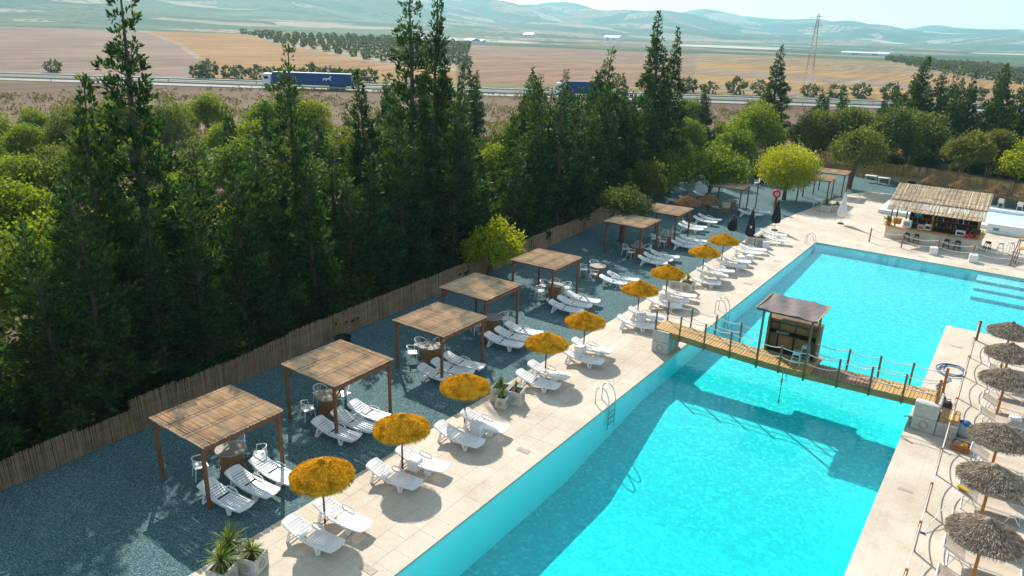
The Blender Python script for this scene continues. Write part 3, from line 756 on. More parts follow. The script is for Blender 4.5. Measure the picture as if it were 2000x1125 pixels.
# ------------------------------------------------------------------ pergolas
def pergola_proto():
    r = thing('pergola', 'reed roofed wooden pergola', 'pergola')
    LX, LY, Hh = 2.72, 2.86, 2.14
    pm = MB().bevbox((0, 0, Hh/2-.03), (.105, .105, Hh+.06), .012).mesh('post', M['post_wood'])
    for x in (-LX/2+.06, LX/2-.06):
        for y in (-LY/2+.06, LY/2-.06): link('post', pm, r, (x, y, 0))
    for x in (-LX/2+.06, LX/2-.06):
        MB().box((x, 0, Hh-.09), (.06, LY-.24, .12)).build('beam', M['post_wood'], r)
    for y in (-LY/2+.06, 0, LY/2-.06):
        MB().box((0, y, Hh+.045), (LX+.04, .05, .075)).build('rafter', M['post_wood'], r)
    for sx in (-1, 1):
        for sy_ in (-1, 1):
            MB().bar((sx*(LX/2-.06), sy_*(LY/2-.12), Hh-.42), (sx*(LX/2-.06), sy_*(LY/2-.42), Hh-.14), .045, .045).build('brace', M['post_wood'], r)
    for kx in range(3):
        m = MB(); rd = random.Random(30+kx); x0 = -LX/2-.07+kx*(LX+.14)/3; x1 = x0+(LX+.14)/3+.05
        y = -LY/2-.05
        while y < LY/2+.05:
            q = rd.uniform(.020, .034); a = x0+rd.uniform(-.03, .02); c = x1+rd.uniform(-.03, .05); z = Hh+.095+.006*kx+rd.uniform(0, .014); s = rd.uniform(-.03, .03)
            m.add([(a, y-q/2, z), (a, y+q/2, z), (a, y, z+q*.9), (c, y-q/2+s, z), (c, y+q/2+s, z), (c, y+s, z+q*.9)], [(0, 3, 5, 2), (2, 5, 4, 1), (0, 1, 4, 3), (0, 2, 1), (3, 4, 5)])
            y += q*rd.uniform(.72, .92)
        o = m.build('reed_mat', M['reed'], r); tag(o, kind='stuff')
        w = MB()
        for xx in (x0+.12, x1-.10): w.box((xx, 0, Hh+.132+.006*kx), (.012, LY+.06, .01))
        w.build('tie_wire', M['pole_wood'], r)
    return remember(r)
PERG = [(-19.55, 11.56, 0), (-19.52, 16.62, .01), (-19.48, 22.42, -.01), (-20.75, 26.95, .02), (-20.85, 33.05, .015), (-21.2, 44.45, .02), (-20.9, 49.4, .03), (-20.65, 62.1, .08), (-15.8, 71.9, .06), (-15.45, 76.5, .05)]
PL = ['reed roofed pergola in the front corner, the one nearest the camera', 'second pergola from the camera, its reed roof dappled with sunlight', 'third pergola from the camera, mostly in shade', 'fourth pergola from the camera, set back against the reed fence', 'fifth pergola from the camera, overhung by the small light green tree', 'sixth pergola from the camera, with a red extinguisher showing beneath it', 'seventh pergola from the camera, in front of two brown straw hats', 'lone pergola on the open sunny gravel before the white cabin', 'farther pergola right beside the round lime green tree', 'farthest pergola, in front of a leaning tree trunk by the golden fence']
p0 = pergola_proto()
for i, (x, y, a) in enumerate(PERG):
    if i == 0:
        p0.location = (x, y, -.035); p0['label'] = PL[0]; p0['group'] = 'reed roofed pergolas'
    else: copy_thing(p0, (x, y, -.035), a + (math.pi if i % 2 else 0), PL[i], 'reed roofed pergolas')

# ------------------------------------------------------------------ plastic sun loungers
def lounger_proto():
    r = thing('sun_lounger', 'white plastic sun lounger', 'sun lounger')
    def prof(x):   # top surface height along the bed
        if x < -.18: return .335+(-.18-x)*.33-.03*math.sin((x+.92)/.74*math.pi)
        return .335-.03*math.sin((x+.18)/1.1*math.pi)
    xs = [-.92+i*1.84/18 for i in range(19)]
    for s in (-1, 1):
        m = MB(); V = []; F = []
        for x in xs:
            z = prof(x); w = .28+.025*math.cos((x-.1)*2.2)
            for dx, dz in ((-.03, .012), (.028, .012), (.028, -.055), (-.03, -.055)): V.append((x, s*(w+dx), z+dz))
        for i in range(18):
            for k_ in range(4):
                l = (k_+1) % 4; q = (i*4+k_, (i+1)*4+k_, (i+1)*4+l, i*4+l); F.append(q if s > 0 else q[::-1])
        F += [(0, 1, 2, 3), (72, 75, 74, 73)] if s > 0 else [(3, 2, 1, 0), (73, 74, 75, 72)]
        m.add(V, F).build('side_rail', M['white'], r)
    sm = MB().bevbox((0, 0, 0), (.080, .512, .018), .006).mesh('slat', M['white'])
    for x in [-.71+i*.0985 for i in range(6)]+[-.05+i*.0985 for i in range(8)]:
        o = link('slat', sm, r, (x, 0, prof(x)-.002)); o.rotation_euler.y = math.atan2(prof(x-.02)-prof(x+.02), .04)
    def endcap(x0, x1, name):
        m = MB(); n = 9; V = []; F = []
        for i in range(n):
            t = i/(n-1); y = -.30+.6*t; bow = .075*(1-(2*t-1)**2)
            xe = x1 + (bow if x1 > x0 else -bow)
            for x, z in ((x0, prof(x0)+.010), (xe, prof(x1)+.012-.012*(x1 > x0)), (xe, prof(x1)-.045), (x0, prof(x0)-.02)): V.append((x, y, z))
        for i in range(n-1):
            for k_ in range(4):
                l = (k_+1) % 4; q = (i*4+k_, (i+1)*4+k_, (i+1)*4+l, i*4+l); F.append(q if x1 < x0 else q[::-1])
        F += [(0, 1, 2, 3), ((n-1)*4+3, (n-1)*4+2, (n-1)*4+1, (n-1)*4)]
        m.add(V, F).build(name, M['white'], r)
    endcap(-.76, -.93, 'headrest'); endcap(.70, .90, 'foot_end')
    for s in (-1, 1):
        for xt, xb in ((-.62, -.74), (.30, .40)):
            m = MB()
            m.bar((xt, s*.27, prof(xt)-.04), (xb, s*.29, 0.0), .045, .085, (1, 0, 0))
            m.bar((xt+.20, s*.27, prof(xt+.2)-.045), (xb+.05, s*.285, .03), .035, .05, (1, 0, 0))
            m.build('leg', M['white'], r)
        MB().tube([(-.36, s*.31, prof(-.36)), (-.28, s*.325, .455), (-.10, s*.33, .455), (.08, s*.325, .415), (.18, s*.31, prof(.18))], [.016, .02, .022, .02, .016], 6).build('armrest', M['white'], r)
    for x in (-.72, .40):
        MB().box((x, 0, .09 if x > 0 else .14), (.03, .52, .03)).build('stretcher', M['white'], r)
    return remember(r)
LN = []
def L_(x, y, a, label, grp): LN.append((x, y, a, label, grp))
gd = 'white loungers on the pool deck'; gg = 'white loungers on the gravel'
def umb(k): return ['the front yellow straw parasol', 'the second yellow straw parasol', 'the third yellow straw parasol', 'the fourth yellow straw parasol', 'the fifth yellow straw parasol', 'the sixth yellow straw parasol', 'the seventh yellow straw parasol', 'the eighth yellow straw parasol', 'the farthest yellow straw parasol'][k]
for k, near, far in ((0, (-14.38, 11.0, 7), (-14.36, 12.12, 6)), (1, (-14.62, 14.55, 9), (-14.52, 15.8, 9)), (2, (-14.55, 17.8, 6), (-14.42, 19.12, 6)), (3, (-14.78, 23.25, 8), (-14.9, 24.3, 8)), (4, (-14.5, 26.5, 12), (-14.75, 27.75, 12)), (5, (-14.5, 31.85, 13), (-14.6, 33.3, 14)), (6, (-14.62, 35.5, 16), (-14.6, 36.5, 16))):
    L_(*near, 'white plastic lounger on the deck on the near side of %s' % umb(k), gd)
    L_(*far, 'white plastic lounger on the deck on the far side of %s' % umb(k), gd)
L_(-14.62, 37.6, 16, 'white lounger just before the two concrete planters beyond the seventh parasol', gd)
L_(-14.35, 40.75, 18, 'white lounger just past the concrete planters, on the near side of the eighth parasol', gd)
L_(-14.5, 42.35, 18, 'white plastic lounger level with the pole of the eighth straw parasol', gd)
L_(-14.55, 43.65, 18, 'white plastic lounger just beyond the pole of the eighth straw parasol', gd)
L_(-14.3, 45.2, 20, 'white plastic lounger on the near side of the farthest straw parasol', gd)
L_(-14.4, 46.35, 20, 'white plastic lounger on the far side of the farthest straw parasol, next to white cubes', gd)
L_(-14.55, 48.9, 20, 'white plastic lounger behind the white cubes beyond the last straw parasol', gd)
L_(-14.5, 50.0, 20, 'last lounger before the far planters, partly in their shade', gd)
L_(-13.9, 53.6, 18, 'white lounger on the deck beside the far planters and white cube', gd)
L_(-14.6, 55.2, 16, 'farthest white lounger on the deck, near the far pool ladder', gd)
def per(k): return ['front', 'second', 'third', 'fourth', 'fifth', 'sixth', 'seventh'][k]+' pergola'
for k, trio in ((0, ((-17.93, 10.58, 6), (-17.88, 11.5, 6), (-17.86, 12.38, 5))), (1, ((-18.3, 15.35, 8), (-18.25, 16.2, 8), (-18.25, 17.05, 9))), (2, ((-18.4, 21.12, 10), (-18.35, 21.95, 11), (-18.38, 22.75, 11))), (3, ((-18.38, 25.75, 12), (-18.4, 26.6, 12), (-18.45, 27.5, 13))), (4, ((-18.45, 31.5, 13), (-18.48, 32.42, 14), (-18.5, 33.35, 14))), (5, ((-18.6, 42.5, 15), (-18.62, 43.4, 15), (-18.55, 44.3, 16))), (6, ((-18.5, 47.6, 18), (-18.58, 48.5, 18), (-18.62, 49.4, 18)))):
    for j, q in enumerate(trio):
        L_(*q, 'white plastic lounger on the gravel by the %s, %s of its three' % (per(k), ('nearest', 'middle', 'farthest')[j]), gg)
L_(-18.52, 37.2, 15, 'nearer of two white loungers on gravel beside the open round table', gg)
L_(-18.5, 38.15, 15, 'farther of two white loungers on gravel beside the open round table', gg)
L_(-20.15, 52.6, 16, 'nearer of two white loungers beyond the seventh pergola', gg)
L_(-20.2, 53.5, 16, 'farther of two white loungers beyond the seventh pergola', gg)
L_(-20.2, 55.7, 8, 'nearer of two loungers at the foot of the brown straw hat parasols', gg)
L_(-20.25, 56.8, 8, 'farther of two loungers at the foot of the brown straw hat parasols', gg)
L_(-18.3, 60.9, 15, 'white lounger on gravel under the front edge of the lone pergola', gg)
L_(-18.0, 62.3, 15, 'white lounger on gravel under the middle of the lone pergola', gg)
L_(-25.2, 61.2, 12, 'white lounger beneath the trees nearest the reed fence', gg)
L_(-24.3, 62.4, 12, 'second white lounger beneath the trees by the reed fence', gg)
L_(-24.2, 65.4, 12, 'white lounger beneath the trees in front of the white cabin', gg)
l0 = lounger_proto()
for i, (x, y, a, lab, gp) in enumerate(LN):
    z = 0.0 if gp == gd else -.035
    a = R(a)+random.uniform(-.02, .02)
    if i == 0: l0.location = (x, y, z); l0.rotation_euler.z = a; l0['label'] = lab; l0['group'] = gp
    else: copy_thing(l0, (x, y, z), a, lab, gp)

# ------------------------------------------------------------------ straw parasols
def straw_cloud(name, mat, r, z0, drop, n, seed, fringe, tiers=4, ln=.15):
    rg = np.random.default_rng(seed)
    def zf(t): return z0-drop*t**1.25
    t = np.sqrt(rg.uniform(.004, 1, n)); a = rg.uniform(0, 2*np.pi, n)
    step = .018*np.mod(t*tiers, 1.0)
    z = zf(t)+.012+step+rg.normal(size=n)*.008
    P = np.stack([r*t*np.cos(a), r*t*np.sin(a), z], 1)
    sl = -drop*1.25*t**.25/r
    D = np.stack([np.cos(a), np.sin(a), sl*.95], 1)+rg.normal(size=(n, 3))*np.array([.20, .20, .05])+np.array([0, 0, .02])
    L = rg.uniform(.5, 1.1, n)*ln*(.62 if mat is M['straw'] else .78)
    b_ = rg.uniform(0, 2*np.pi, fringe); rr = r*rg.uniform(.97, 1.03, fringe)
    P2 = np.stack([rr*np.cos(b_), rr*np.sin(b_), np.full(fringe, zf(1.0)-.05)+rg.uniform(-.02, .03, fringe)], 1)
    D2 = np.stack([.25*np.cos(b_), .25*np.sin(b_), -np.ones(fringe)], 1)+rg.normal(size=(fringe, 3))*.16
    L2 = rg.uniform(.05, .14, fringe)
    V, F = leaf_quads(np.vstack([P, P2]), np.vstack([D, D2]), np.concatenate([L, L2]), np.concatenate([np.full(n, .026), np.full(fringe, .014)]))
    return leaf_mesh(name, V, F, mat), zf
def parasol_proto(name, mat, polemat, r, h, drop, n, seed, fringe, polew=.03):
    o = thing(name, 'straw parasol', 'parasol')
    me, zf = straw_cloud('straw_thatch', mat, r, h-.05, drop, n, seed, fringe)
    cn = MB(); wb = lambda a, z: .035*math.sin(3*a+seed)+.02*math.sin(7*a+2*seed)
    tp = [(r*t_+ (.012 if k_ % 2 else 0), zf(t_)-.006-(.03 if k_ % 2 == 0 else 0)) for k_, t_ in enumerate((.80, .775, .60, .575, .40, .375, .21, .19))]
    cn.lathe([(r*.97, zf(1)-.11), (r*1.02, zf(1)-.08), (r*1.02, zf(1)-.01)]+tp+[(.05, h-.055)], 28, (0, 0), wb)
    c = cn.build('canopy', mat, o, True)
    tag(link('straw_thatch', me, c), kind='stuff')
    kn = MB(); kn.lathe([(.10, h-.10), (.12, h-.06), (.075, h+.01), (.02, h+.05)], 12, (0, 0)); kn.build('knot', mat, c, True)
    MB().tube([(0, 0, -.06), (0, 0, h-.08)], [polew*1.1, polew*.9], 9).build('pole', polemat, o, True)
    for q in range(8):
        a = q*math.pi/4
        MB().bar((.03*math.cos(a), .03*math.sin(a), h-.16), (r*.95*math.cos(a), r*.95*math.sin(a), zf(.95)-.05), .018, .018).build('rib', polemat, o)
    return remember(o)
YU = [(-14.9, 11.86), (-15.06, 15.37), (-15.35, 19.07), (-15.2, 24.45), (-15.15, 27.66), (-15.2, 33.43), (-15.25, 37.12), (-15.22, 42.55), (-15.25, 46.0)]
yp = [parasol_proto('straw_parasol', M['straw'], M['pole_wood'], .91, 2.06, .44, 3000, s, 900) for s in (3, 4)]
YL = ['golden straw parasol at the front of the deck row, over the two nearest deck loungers', 'second golden straw parasol from the camera, a white cube table at its pole', 'third golden straw parasol, before the trio of dark soil planters', 'fourth golden straw parasol, just beyond the trio of square planters', 'fifth golden straw parasol, the last before the footbridge', 'sixth golden straw parasol, standing behind the end of the footbridge', 'seventh golden straw parasol, beside the pair of concrete planters', 'eighth golden straw parasol, beyond the pair of concrete planters', 'ninth and farthest golden straw parasol, in front of the closed black parasols']
for i, (x, y) in enumerate(YU):
    src = yp[i % 2]
    if i < 2:
        src.location = (x, y, 0); src['label'] = YL[i]; src['group'] = 'golden straw parasols along the pool'; src.rotation_euler.z = i*1.3
        src.scale = (1, 1, 1.07 if i == 0 else 1.02)
    else: copy_thing(src, (x, y, 0), i*.9, YL[i], 'golden straw parasols along the pool', (1+.03*(i > 4),)*2+(1.0+.01*((i*7) % 3-1),))
gp_ = [parasol_proto('thatched_parasol', M['thatch'], M['orange_wood'], .90, 2.28, .46, 4600, s, 700, .045) for s in (8, 9)]
GL = ['nearest grey thatched parasol, at the bottom right beside the rope fence', 'second grey thatched parasol from the bottom right, a yellow thing on the lounger below it', 'third grey thatched parasol from the bottom right, just past the orange crate', 'fourth grey thatched parasol from the bottom right, behind the blue hose', 'fifth grey thatched parasol from the bottom right, second from the water corner', 'farthest grey thatched parasol on the right deck, by the corner of the pool']
for i, (x, y) in enumerate([(1.2, 20.8), (1.15, 24.05), (1.2, 27.1), (1.12, 32.6), (1.1, 35.75), (1.0, 38.7)]):
    src = gp_[i % 2]
    if i < 2: src.location = (x, y, 0); src['label'] = GL[i]; src['group'] = 'grey thatched parasols on the right deck'; src.rotation_euler.z = .8*i
    else: copy_thing(src, (x, y, 0), i*1.1, GL[i], 'grey thatched parasols on the right deck', (1, 1, 1+.01*(i % 3-1)))
bp_ = parasol_proto('straw_parasol', M['straw_brown'], M['pole_wood'], 1.05, 1.95, .62, 2600, 12, 400)
BL = ['nearer of the two brown straw hat parasols on the left gravel', 'farther of the two brown straw hat parasols, in front of the lone pergola', 'leftmost brown straw hat parasol against the golden fence', 'middle brown straw hat parasol against the golden fence', 'right hand brown straw hat parasol against the golden fence', 'brown straw hat parasol at the right edge by the golden fence']
for i, (x, y) in enumerate([(-22.3, 56.8), (-21.2, 58.6), (-7.45, 83.4), (-4.85, 82.9), (-1.75, 82.4), (.55, 81.9)]):
    if i == 0: bp_.location = (x, y, -.035); bp_['label'] = BL[0]; bp_['group'] = 'brown straw hat parasols'
    else: copy_thing(bp_, (x, y, -.035), i*.7, BL[i], 'brown straw hat parasols', (1, 1, 1.0 if i < 2 else 1.06))

# closed cloth parasols
def closed_parasol(x, y, h, mat, label, polemat, seed, mark=False):
    o = thing('closed_parasol', label, 'closed parasol', (x, y, 0))
    MB().cyl(0, 0, 0, .07, .24, 16).build('base', M['black'], o)
    MB().tube([(0, 0, .05), (0, 0, h)], .022, 8).build('pole', polemat, o)
    wb = lambda a, z: .16*math.sin(8*a+seed)+.10*math.sin(3*a+seed*2+z*2)
    c = MB().lathe([(.22, .62), (.32, .78), (.30, 1.15), (.21, 1.6), (.11, h-.45), (.12, h-.35), (.08, h-.15), (.05, h-.02)], 32, (0, 0), wb).build('folded_canopy', mat, o, True)
    MB().lathe([(.03, h-.03), (.045, h+.02), (.01, h+.07)], 10).build('finial', polemat, o)
    if mark:
        P = [(-.09, .0), (-.05, .07), (0, .02), (.05, .07), (.09, 0), (.04, -.03), (.0, -.01), (-.04, -.03)]
        m = MB(); a = math.atan2(-y, -x-0.0)
        for dz in (0, -.10):
            m.add([(.29*math.cos(a)-px*math.sin(a), .29*math.sin(a)+px*math.cos(a), 1.35+dz+pz) for px, pz in P], [tuple(range(8))])
        m.build('printed_mark', M['white_cloth'], c)
closed_parasol(-17.0, 52.8, 1.75, M['black_cloth'], 'short closed black parasol behind the last yellow straw parasol', M['grey'], 1)
closed_parasol(-15.5, 52.3, 2.55, M['black_cloth'], 'closed black parasol with a small white print, standing by the far planters', M['black'], 2, True)
closed_parasol(-15.2, 57.6, 2.45, M['black_cloth'], 'closed black parasol on the deck, just in front of the red lifebuoy', M['steel'], 3)
closed_parasol(-11.62, 63.75, 2.6, M['white_cloth'], 'closed white parasol standing alone on the sunny deck', M['steel'], 4)
closed_parasol(1.5, 61.2, 2.5, M['white_cloth'], 'closed pale parasol at the right edge beside the high tables', M['steel'], 5)
# ------------------------------------------------------------------ spool tables and chairs
def table_proto():
    r = thing('spool_table', 'round spool table', 'table')
    MB().cyl(0, 0, .70, .745, .50, 28).build('tabletop', M['spool_top'], r)
    MB().cyl(0, 0, .0, .045, .40, 24).build('base', M['spool'], r)
    m = MB()
    for i in range(22):
        a = 2*math.pi*i/22; m.box((.35*math.cos(a), .35*math.sin(a), .372), (.026, .088, .655), Matrix.Rotation(a, 3, 'Z'))
    m.cyl(0, 0, .046, .699, .325, 16); m.build('drum', M['spool'], r)
    return remember(r)
def chair_proto():
    r = thing('wishbone_chair', 'white wishbone chair', 'chair')
    MB().bevbox((0, 0, .45), (.44, .44, .03), .01).build('seat', M['white'], r)
    for sx in (-1, 1):
        MB().tube([(sx*.19, .18, .44), (sx*.22, .22, 0)], [.018, .013], 6).build('leg', M['white'], r)
        MB().tube([(sx*.17, -.18, .44), (sx*.21, -.24, 0)], [.018, .013], 6).build('leg', M['white'], r)
        MB().tube([(sx*.21, .16, .45), (sx*.245, .12, .66)], [.014, .013], 6).build('arm_post', M['white'], r)
    pts = []
    for i in range(13):
        a = math.pi*(1.16*i/12-.08); pts.append((.26*math.cos(a), .12-.36*max(0, math.sin(a))**.8 if math.sin(a) > 0 else .12+.1*(-math.sin(a)), .67+.09*max(0, math.sin(a))))
    MB().tube(pts, .017, 7).build('back_hoop', M['white'], r)
    for i in (4, 5, 6, 7, 8):
        p = pts[i]; MB().tube([(p[0]*.6, -.20, .46), p], .009, 5).build('spindle', M['white'], r)
    return remember(r)
TB = [(-19.65, 11.95), (-20.05, 16.5), (-20.15, 22.5), (-20.1, 27.1), (-20.35, 33.3), (-20.25, 38.1), (-20.4, 43.9), (-20.1, 47.9), (-20.6, 62.9)]
TN = ['under the front pergola', 'under the second pergola', 'under the third pergola', 'under the fourth pergola', 'under the fifth pergola', 'in the open past the fifth pergola', 'under the sixth pergola', 'under the seventh pergola', 'under the lone sunny pergola']
CH = [[(-19.95, 11.0, 20), (-20.15, 12.55, 250), (-19.0, 12.6, 150)], [(-20.25, 15.65, 15), (-20.85, 16.75, 270), (-20.1, 17.3, 190)], [(-20.7, 21.9, 320), (-21.0, 22.75, 265), (-20.3, 23.3, 190)], [(-20.5, 26.35, 335), (-19.95, 27.85, 170)], [(-20.85, 32.6, 320), (-21.2, 33.5, 270), (-20.85, 34.1, 215), (-20.0, 34.05, 160)], [(-21.0, 37.7, 300), (-20.95, 38.8, 230), (-20.1, 37.3, 10)], [(-21.15, 43.6, 290), (-20.5, 43.1, 0), (-20.75, 44.75, 205), (-19.95, 44.6, 150)], [(-20.8, 47.4, 300), (-20.55, 48.6, 210), (-20.0, 47.1, 0)], []]
t0 = table_proto(); c0 = chair_proto(); first = True
CW = ['nearest the camera', 'on the fence side', 'on the far side', 'on the pool side']
for i, (x, y) in enumerate(TB):
    lab = 'round wooden spool table ' + TN[i]
    if i == 0: t0.location = (x, y, -.035); t0['label'] = lab; t0['group'] = 'spool tables on the gravel'
    else: copy_thing(t0, (x, y, -.035), i*.3, lab, 'spool tables on the gravel')
    used = set()
    for j, (cx_, cy_, a) in enumerate(CH[i]):
        dx, dy = cx_-x, cy_-y
        w = 0 if dy < -.5 else (1 if dx < -.45 and abs(dy) < .75 else (2 if dy > .4 else 3))
        while w in used: w = (w+1) % 4
        used.add(w)
        lab = 'white chair at the table %s, %s' % (TN[i], CW[w])
        rz = math.atan2(y-cy_, x-cx_)-math.pi/2
        if first: c0.location = (cx_, cy_, -.035); c0.rotation_euler.z = rz; c0['label'] = lab; c0['group'] = 'white wishbone chairs'; first = False
        else: copy_thing(c0, (cx_, cy_, -.035), rz, lab, 'white wishbone chairs')
# white stacking chairs and tables along the golden fence, and behind it
def slab_chair_proto():
    r = thing('plastic_chair', 'white plastic armchair', 'chair')
    MB().bevbox((0, 0, .43), (.46, .44, .035), .012).build('seat', M['white'], r)
    MB().bevbox((0, -.23, .68), (.44, .04, .42), .012).build('backrest', M['white'], r)
    for sx in (-1, 1):
        for sy_ in (-1, 1): MB().bar((sx*.19, sy_*.18, .42), (sx*.23, sy_*.23, 0), .045, .045).build('leg', M['white'], r)
        MB().box((sx*.25, 0, .64), (.05, .46, .03)).build('armrest', M['white'], r)
    return remember(r)
s0 = slab_chair_proto()
SC_ = [(-8.6, 84.0, 0, -.035, 'leftmost white armchair along the golden fence'), (-7.9, 82.8, 20, -.035, 'white armchair below the leftmost fence parasol'), (-7.0, 83.0, -30, -.035, 'white armchair to the right of the leftmost fence parasol'), (-5.7, 83.3, 10, -.035, 'white armchair to the left of the middle fence parasol'), (-4.5, 83.0, 200, -.035, 'white armchair below the middle fence parasol'), (-2.6, 82.0, 30, -.035, 'white armchair just left of the right hand fence parasol'), (-1.3, 81.7, -10, -.035, 'white armchair just right of the right hand fence parasol'), (.2, 81.2, 0, -.035, 'white armchair nearest the right edge along the fence'),
       (-10.6, 95.6, 160, -.08, 'left white armchair in the shade behind the golden fence'), (-9.7, 95.9, 190, -.08, 'middle white armchair in the shade behind the golden fence'), (-8.7, 96.2, 200, -.08, 'right white armchair in the shade behind the golden fence'),
       (-23.6, 74.2, 60, -.035, 'white armchair beside the dark clipped bush'), (-22.2, 74.8, 120, -.035, 'white armchair between the dark bush and the round lime tree')]
for i, (x, y, a, z, lab) in enumerate(SC_):
    if i == 0: s0.location = (x, y, z); s0['label'] = lab; s0['group'] = 'white plastic armchairs'
    else: copy_thing(s0, (x, y, z), R(a), lab, 'white plastic armchairs')
def plain_table(x, y, z, label, w=1.2):
    r = thing('plastic_table', label, 'table', (x, y, z), random.uniform(-.3, .3))
    MB().bevbox((0, 0, .72), (w, .75, .04), .012).build('tabletop', M['white'], r)
    for sx in (-1, 1):
        for sy_ in (-1, 1): MB().bar((sx*(w/2-.1), sy_*.3, .70), (sx*(w/2-.06), sy_*.33, 0), .05, .05).build('leg', M['white'], r)
plain_table(-13.6, 86.6, -.035, 'white plastic table by the golden fence near the leaning tree')
plain_table(-12.2, 86.2, -.035, 'second white plastic table by the golden fence, right of the leaning tree')
plain_table(-3.4, 83.9, -.035, 'white plastic table between the middle and right fence parasols')
plain_table(-14.8, 69.2, -.035, 'small pale table behind the planted tubs, under the farther pergola', .8)

# white cube tables
def cube(x, y, s, rz, label, z=0.0):
    r = thing('cube_table', label, 'cube', (x, y, z), rz, 'white cube seats and tables')
    MB().bevbox((0, 0, s/2), (s, s, s), .035).build('body', M['white'], r)
    MB().bevbox((0, 0, s+.004), (s-.09, s-.09, .008), .003).build('top_inset', M['white_paint'], r)
for a in [(-14.72, 15.62, .42, .1, 'white cube at the pole of the second straw parasol'), (-14.45, 18.72, .46, .15, 'white cube between the two loungers of the third straw parasol'), (-15.15, 27.35, .44, .1, 'white cube beside the pole of the fifth straw parasol'), (-14.75, 33.0, .42, .2, 'white cube by the pole of the sixth straw parasol'), (-14.3, 47.1, .45, .3, 'left white cube beyond the farthest straw parasol'), (-13.9, 47.7, .45, .1, 'right white cube beyond the farthest straw parasol'), (-14.15, 52.0, .48, .2, 'white cube in front of the far planters'), (-4.2, 58.62, .52, .1, 'left white cube by the bar rope barrier'), (-1.72, 58.35, .52, .15, 'right white cube by the bar rope barrier')]:
    cube(*a)

# ------------------------------------------------------------------ planters
def blade_mesh(seed, n, L, droop, wd=.03):
    rd = random.Random(seed); m = MB()
    for i in range(n):
        a = rd.uniform(0, 6.283); el = rd.uniform(.15, 1.45); l = L*rd.uniform(.65, 1.1); w = wd*rd.uniform(.7, 1.1)
        P = []
        for k_ in range(5):
            t = k_/4; q = l*t*math.cos(el); z = l*t*math.sin(el)-droop*l*t*t*math.cos(el)
            P.append((Vector((q*math.cos(a), q*math.sin(a), z)), w*(1-t)**.7*(.55+.9*t if t < .5 else 1)))
        s = Vector((-math.sin(a), math.cos(a), 0)); V = []
        for p, ww in P: V += [p-s*ww, p+s*ww]
        m.add(V, [(2*k_, 2*k_+1, 2*k_+3, 2*k_+2) for k_ in range(4)])
    return m.mesh('foliage', M['leaf_yucca'])
BL_ = [blade_mesh(1, 95, .78, .45), blade_mesh(2, 80, .62, .5), blade_mesh(3, 46, .45, .3, .035)]
def planter(x, y, s, h, rz, label, plant=None, z=0.0, ring=True):
    r = thing('planter', label, 'planter', (x, y, z), rz, 'square concrete planters')
    t = .055; m = MB()
    m.bevbox((0, -s/2+t/2, h/2), (s, t, h), .01); m.bevbox((0, s/2-t/2, h/2), (s, t, h), .01)
    m.bevbox((-s/2+t/2, 0, h/2), (t, s-2*t-.002, h-.002), .008); m.bevbox((s/2-t/2, 0, h/2), (t, s-2*t-.002, h-.002), .008)
    m.build('box', M['planter'], r)
    MB().box((0, 0, h-.10), (s-2*t-.01, s-2*t-.01, .06)).build('soil', M['soil'], r)
    if ring:
        for k_ in range(4):
            g = MB(); N = 22; ra = s*.20
            pts = [(ra*math.cos(2*math.pi*i/N), -s/2-.004, h*.52+ra*math.sin(2*math.pi*i/N)) for i in range(N)]
            g.tube(pts, .016, 5, True)
            o = g.build('ring_emblem', M['ring'], r); o.rotation_euler.z = k_*math.pi/2
            pts2 = [(0, -s/2-.003, h*.52)]
            d = MB(); rr = ra*.62
            V = [(rr*math.cos(2*math.pi*i/16), -s/2-.003, h*.52+rr*math.sin(2*math.pi*i/16)) for i in range(16)]
            o2 = d.add(V, [tuple(range(16))]).build('disc_emblem', M['ring'], r); o2.rotation_euler.z = k_*math.pi/2
    if plant is not None:
        MB().tube([(0, 0, h-.09), (0, 0, h+plant[1])], [.045, .03], 6).build('stem', M['bark'], r)
        o = link('foliage', BL_[plant[0]], r, (0, 0, h+plant[1]-.02)); o.scale = (plant[2],)*3
planter(-15.62, 9.12, .62, .52, .32, 'front planter at the gravel side, with a bushy yucca, at the bottom edge', (0, .12, 1.0))
planter(-14.92, 9.35, .60, .50, .32, 'front planter on the deck side, holding a small pale yucca', (1, .06, .85))
planter(-15.12, 8.55, .58, .50, .32, 'front planter at the very bottom of the picture, with a spreading yucca', (0, .20, .95))
planter(-15.42, 21.45, .66, .60, .25, 'largest of the trio of planters, standing half on the gravel, with a sparse spiky plant', (2, .1, 1.15))
planter(-14.78, 21.62, .60, .60, .25, 'planter of the trio nearest the pool, dark soil and one dark stem', (2, .16, .8))
planter(-15.0, 20.98, .44, .48, .25, 'smallest front planter of the trio, with a short green tuft', (2, .1, 1.0))
planter(-15.55, 39.15, .66, .55, .15, 'left one of the two joined planters by the seventh straw parasol', None)
planter(-14.82, 39.2, .72, .58, .1, 'right one of two joined planters by the seventh parasol, with a single upright plant', (2, .15, 1.2))
planter(-15.35, 52.25, .66, .6, .1, 'left far planter at the foot of the black parasol', (1, .0, .5))
planter(-14.65, 52.35, .66, .6, .1, 'right far planter beside the white cube, full of yellow green leaves', (1, .02, .8))
planter(-13.75, 67.7, .82, .62, .2, 'far planter with a leafy yellow green plant, left of the white parasol', (1, .1, 1.35), ring=False)
planter(-13.0, 68.35, .72, .62, .2, 'far planter hidden behind the leafy one, near the white parasol', (1, .0, .9), ring=False)
def pot(x, y, label, r0=.36, h=.62, z=-.035, mat='black'):
    r = thing('pot', label, 'pot', (x, y, z))
    MB().lathe([(r0*.72, 0), (r0, h*.9), (r0*1.08, h*.92), (r0*1.08, h), (r0*.95, h), (r0*.9, h*.85)], 18).build('body', M[mat], r)
pot(-24.1, 20.9, 'round black tub standing against the reed fence behind the second pergola')
pot(-9.6, 86.6, 'round black tub against the golden fence')

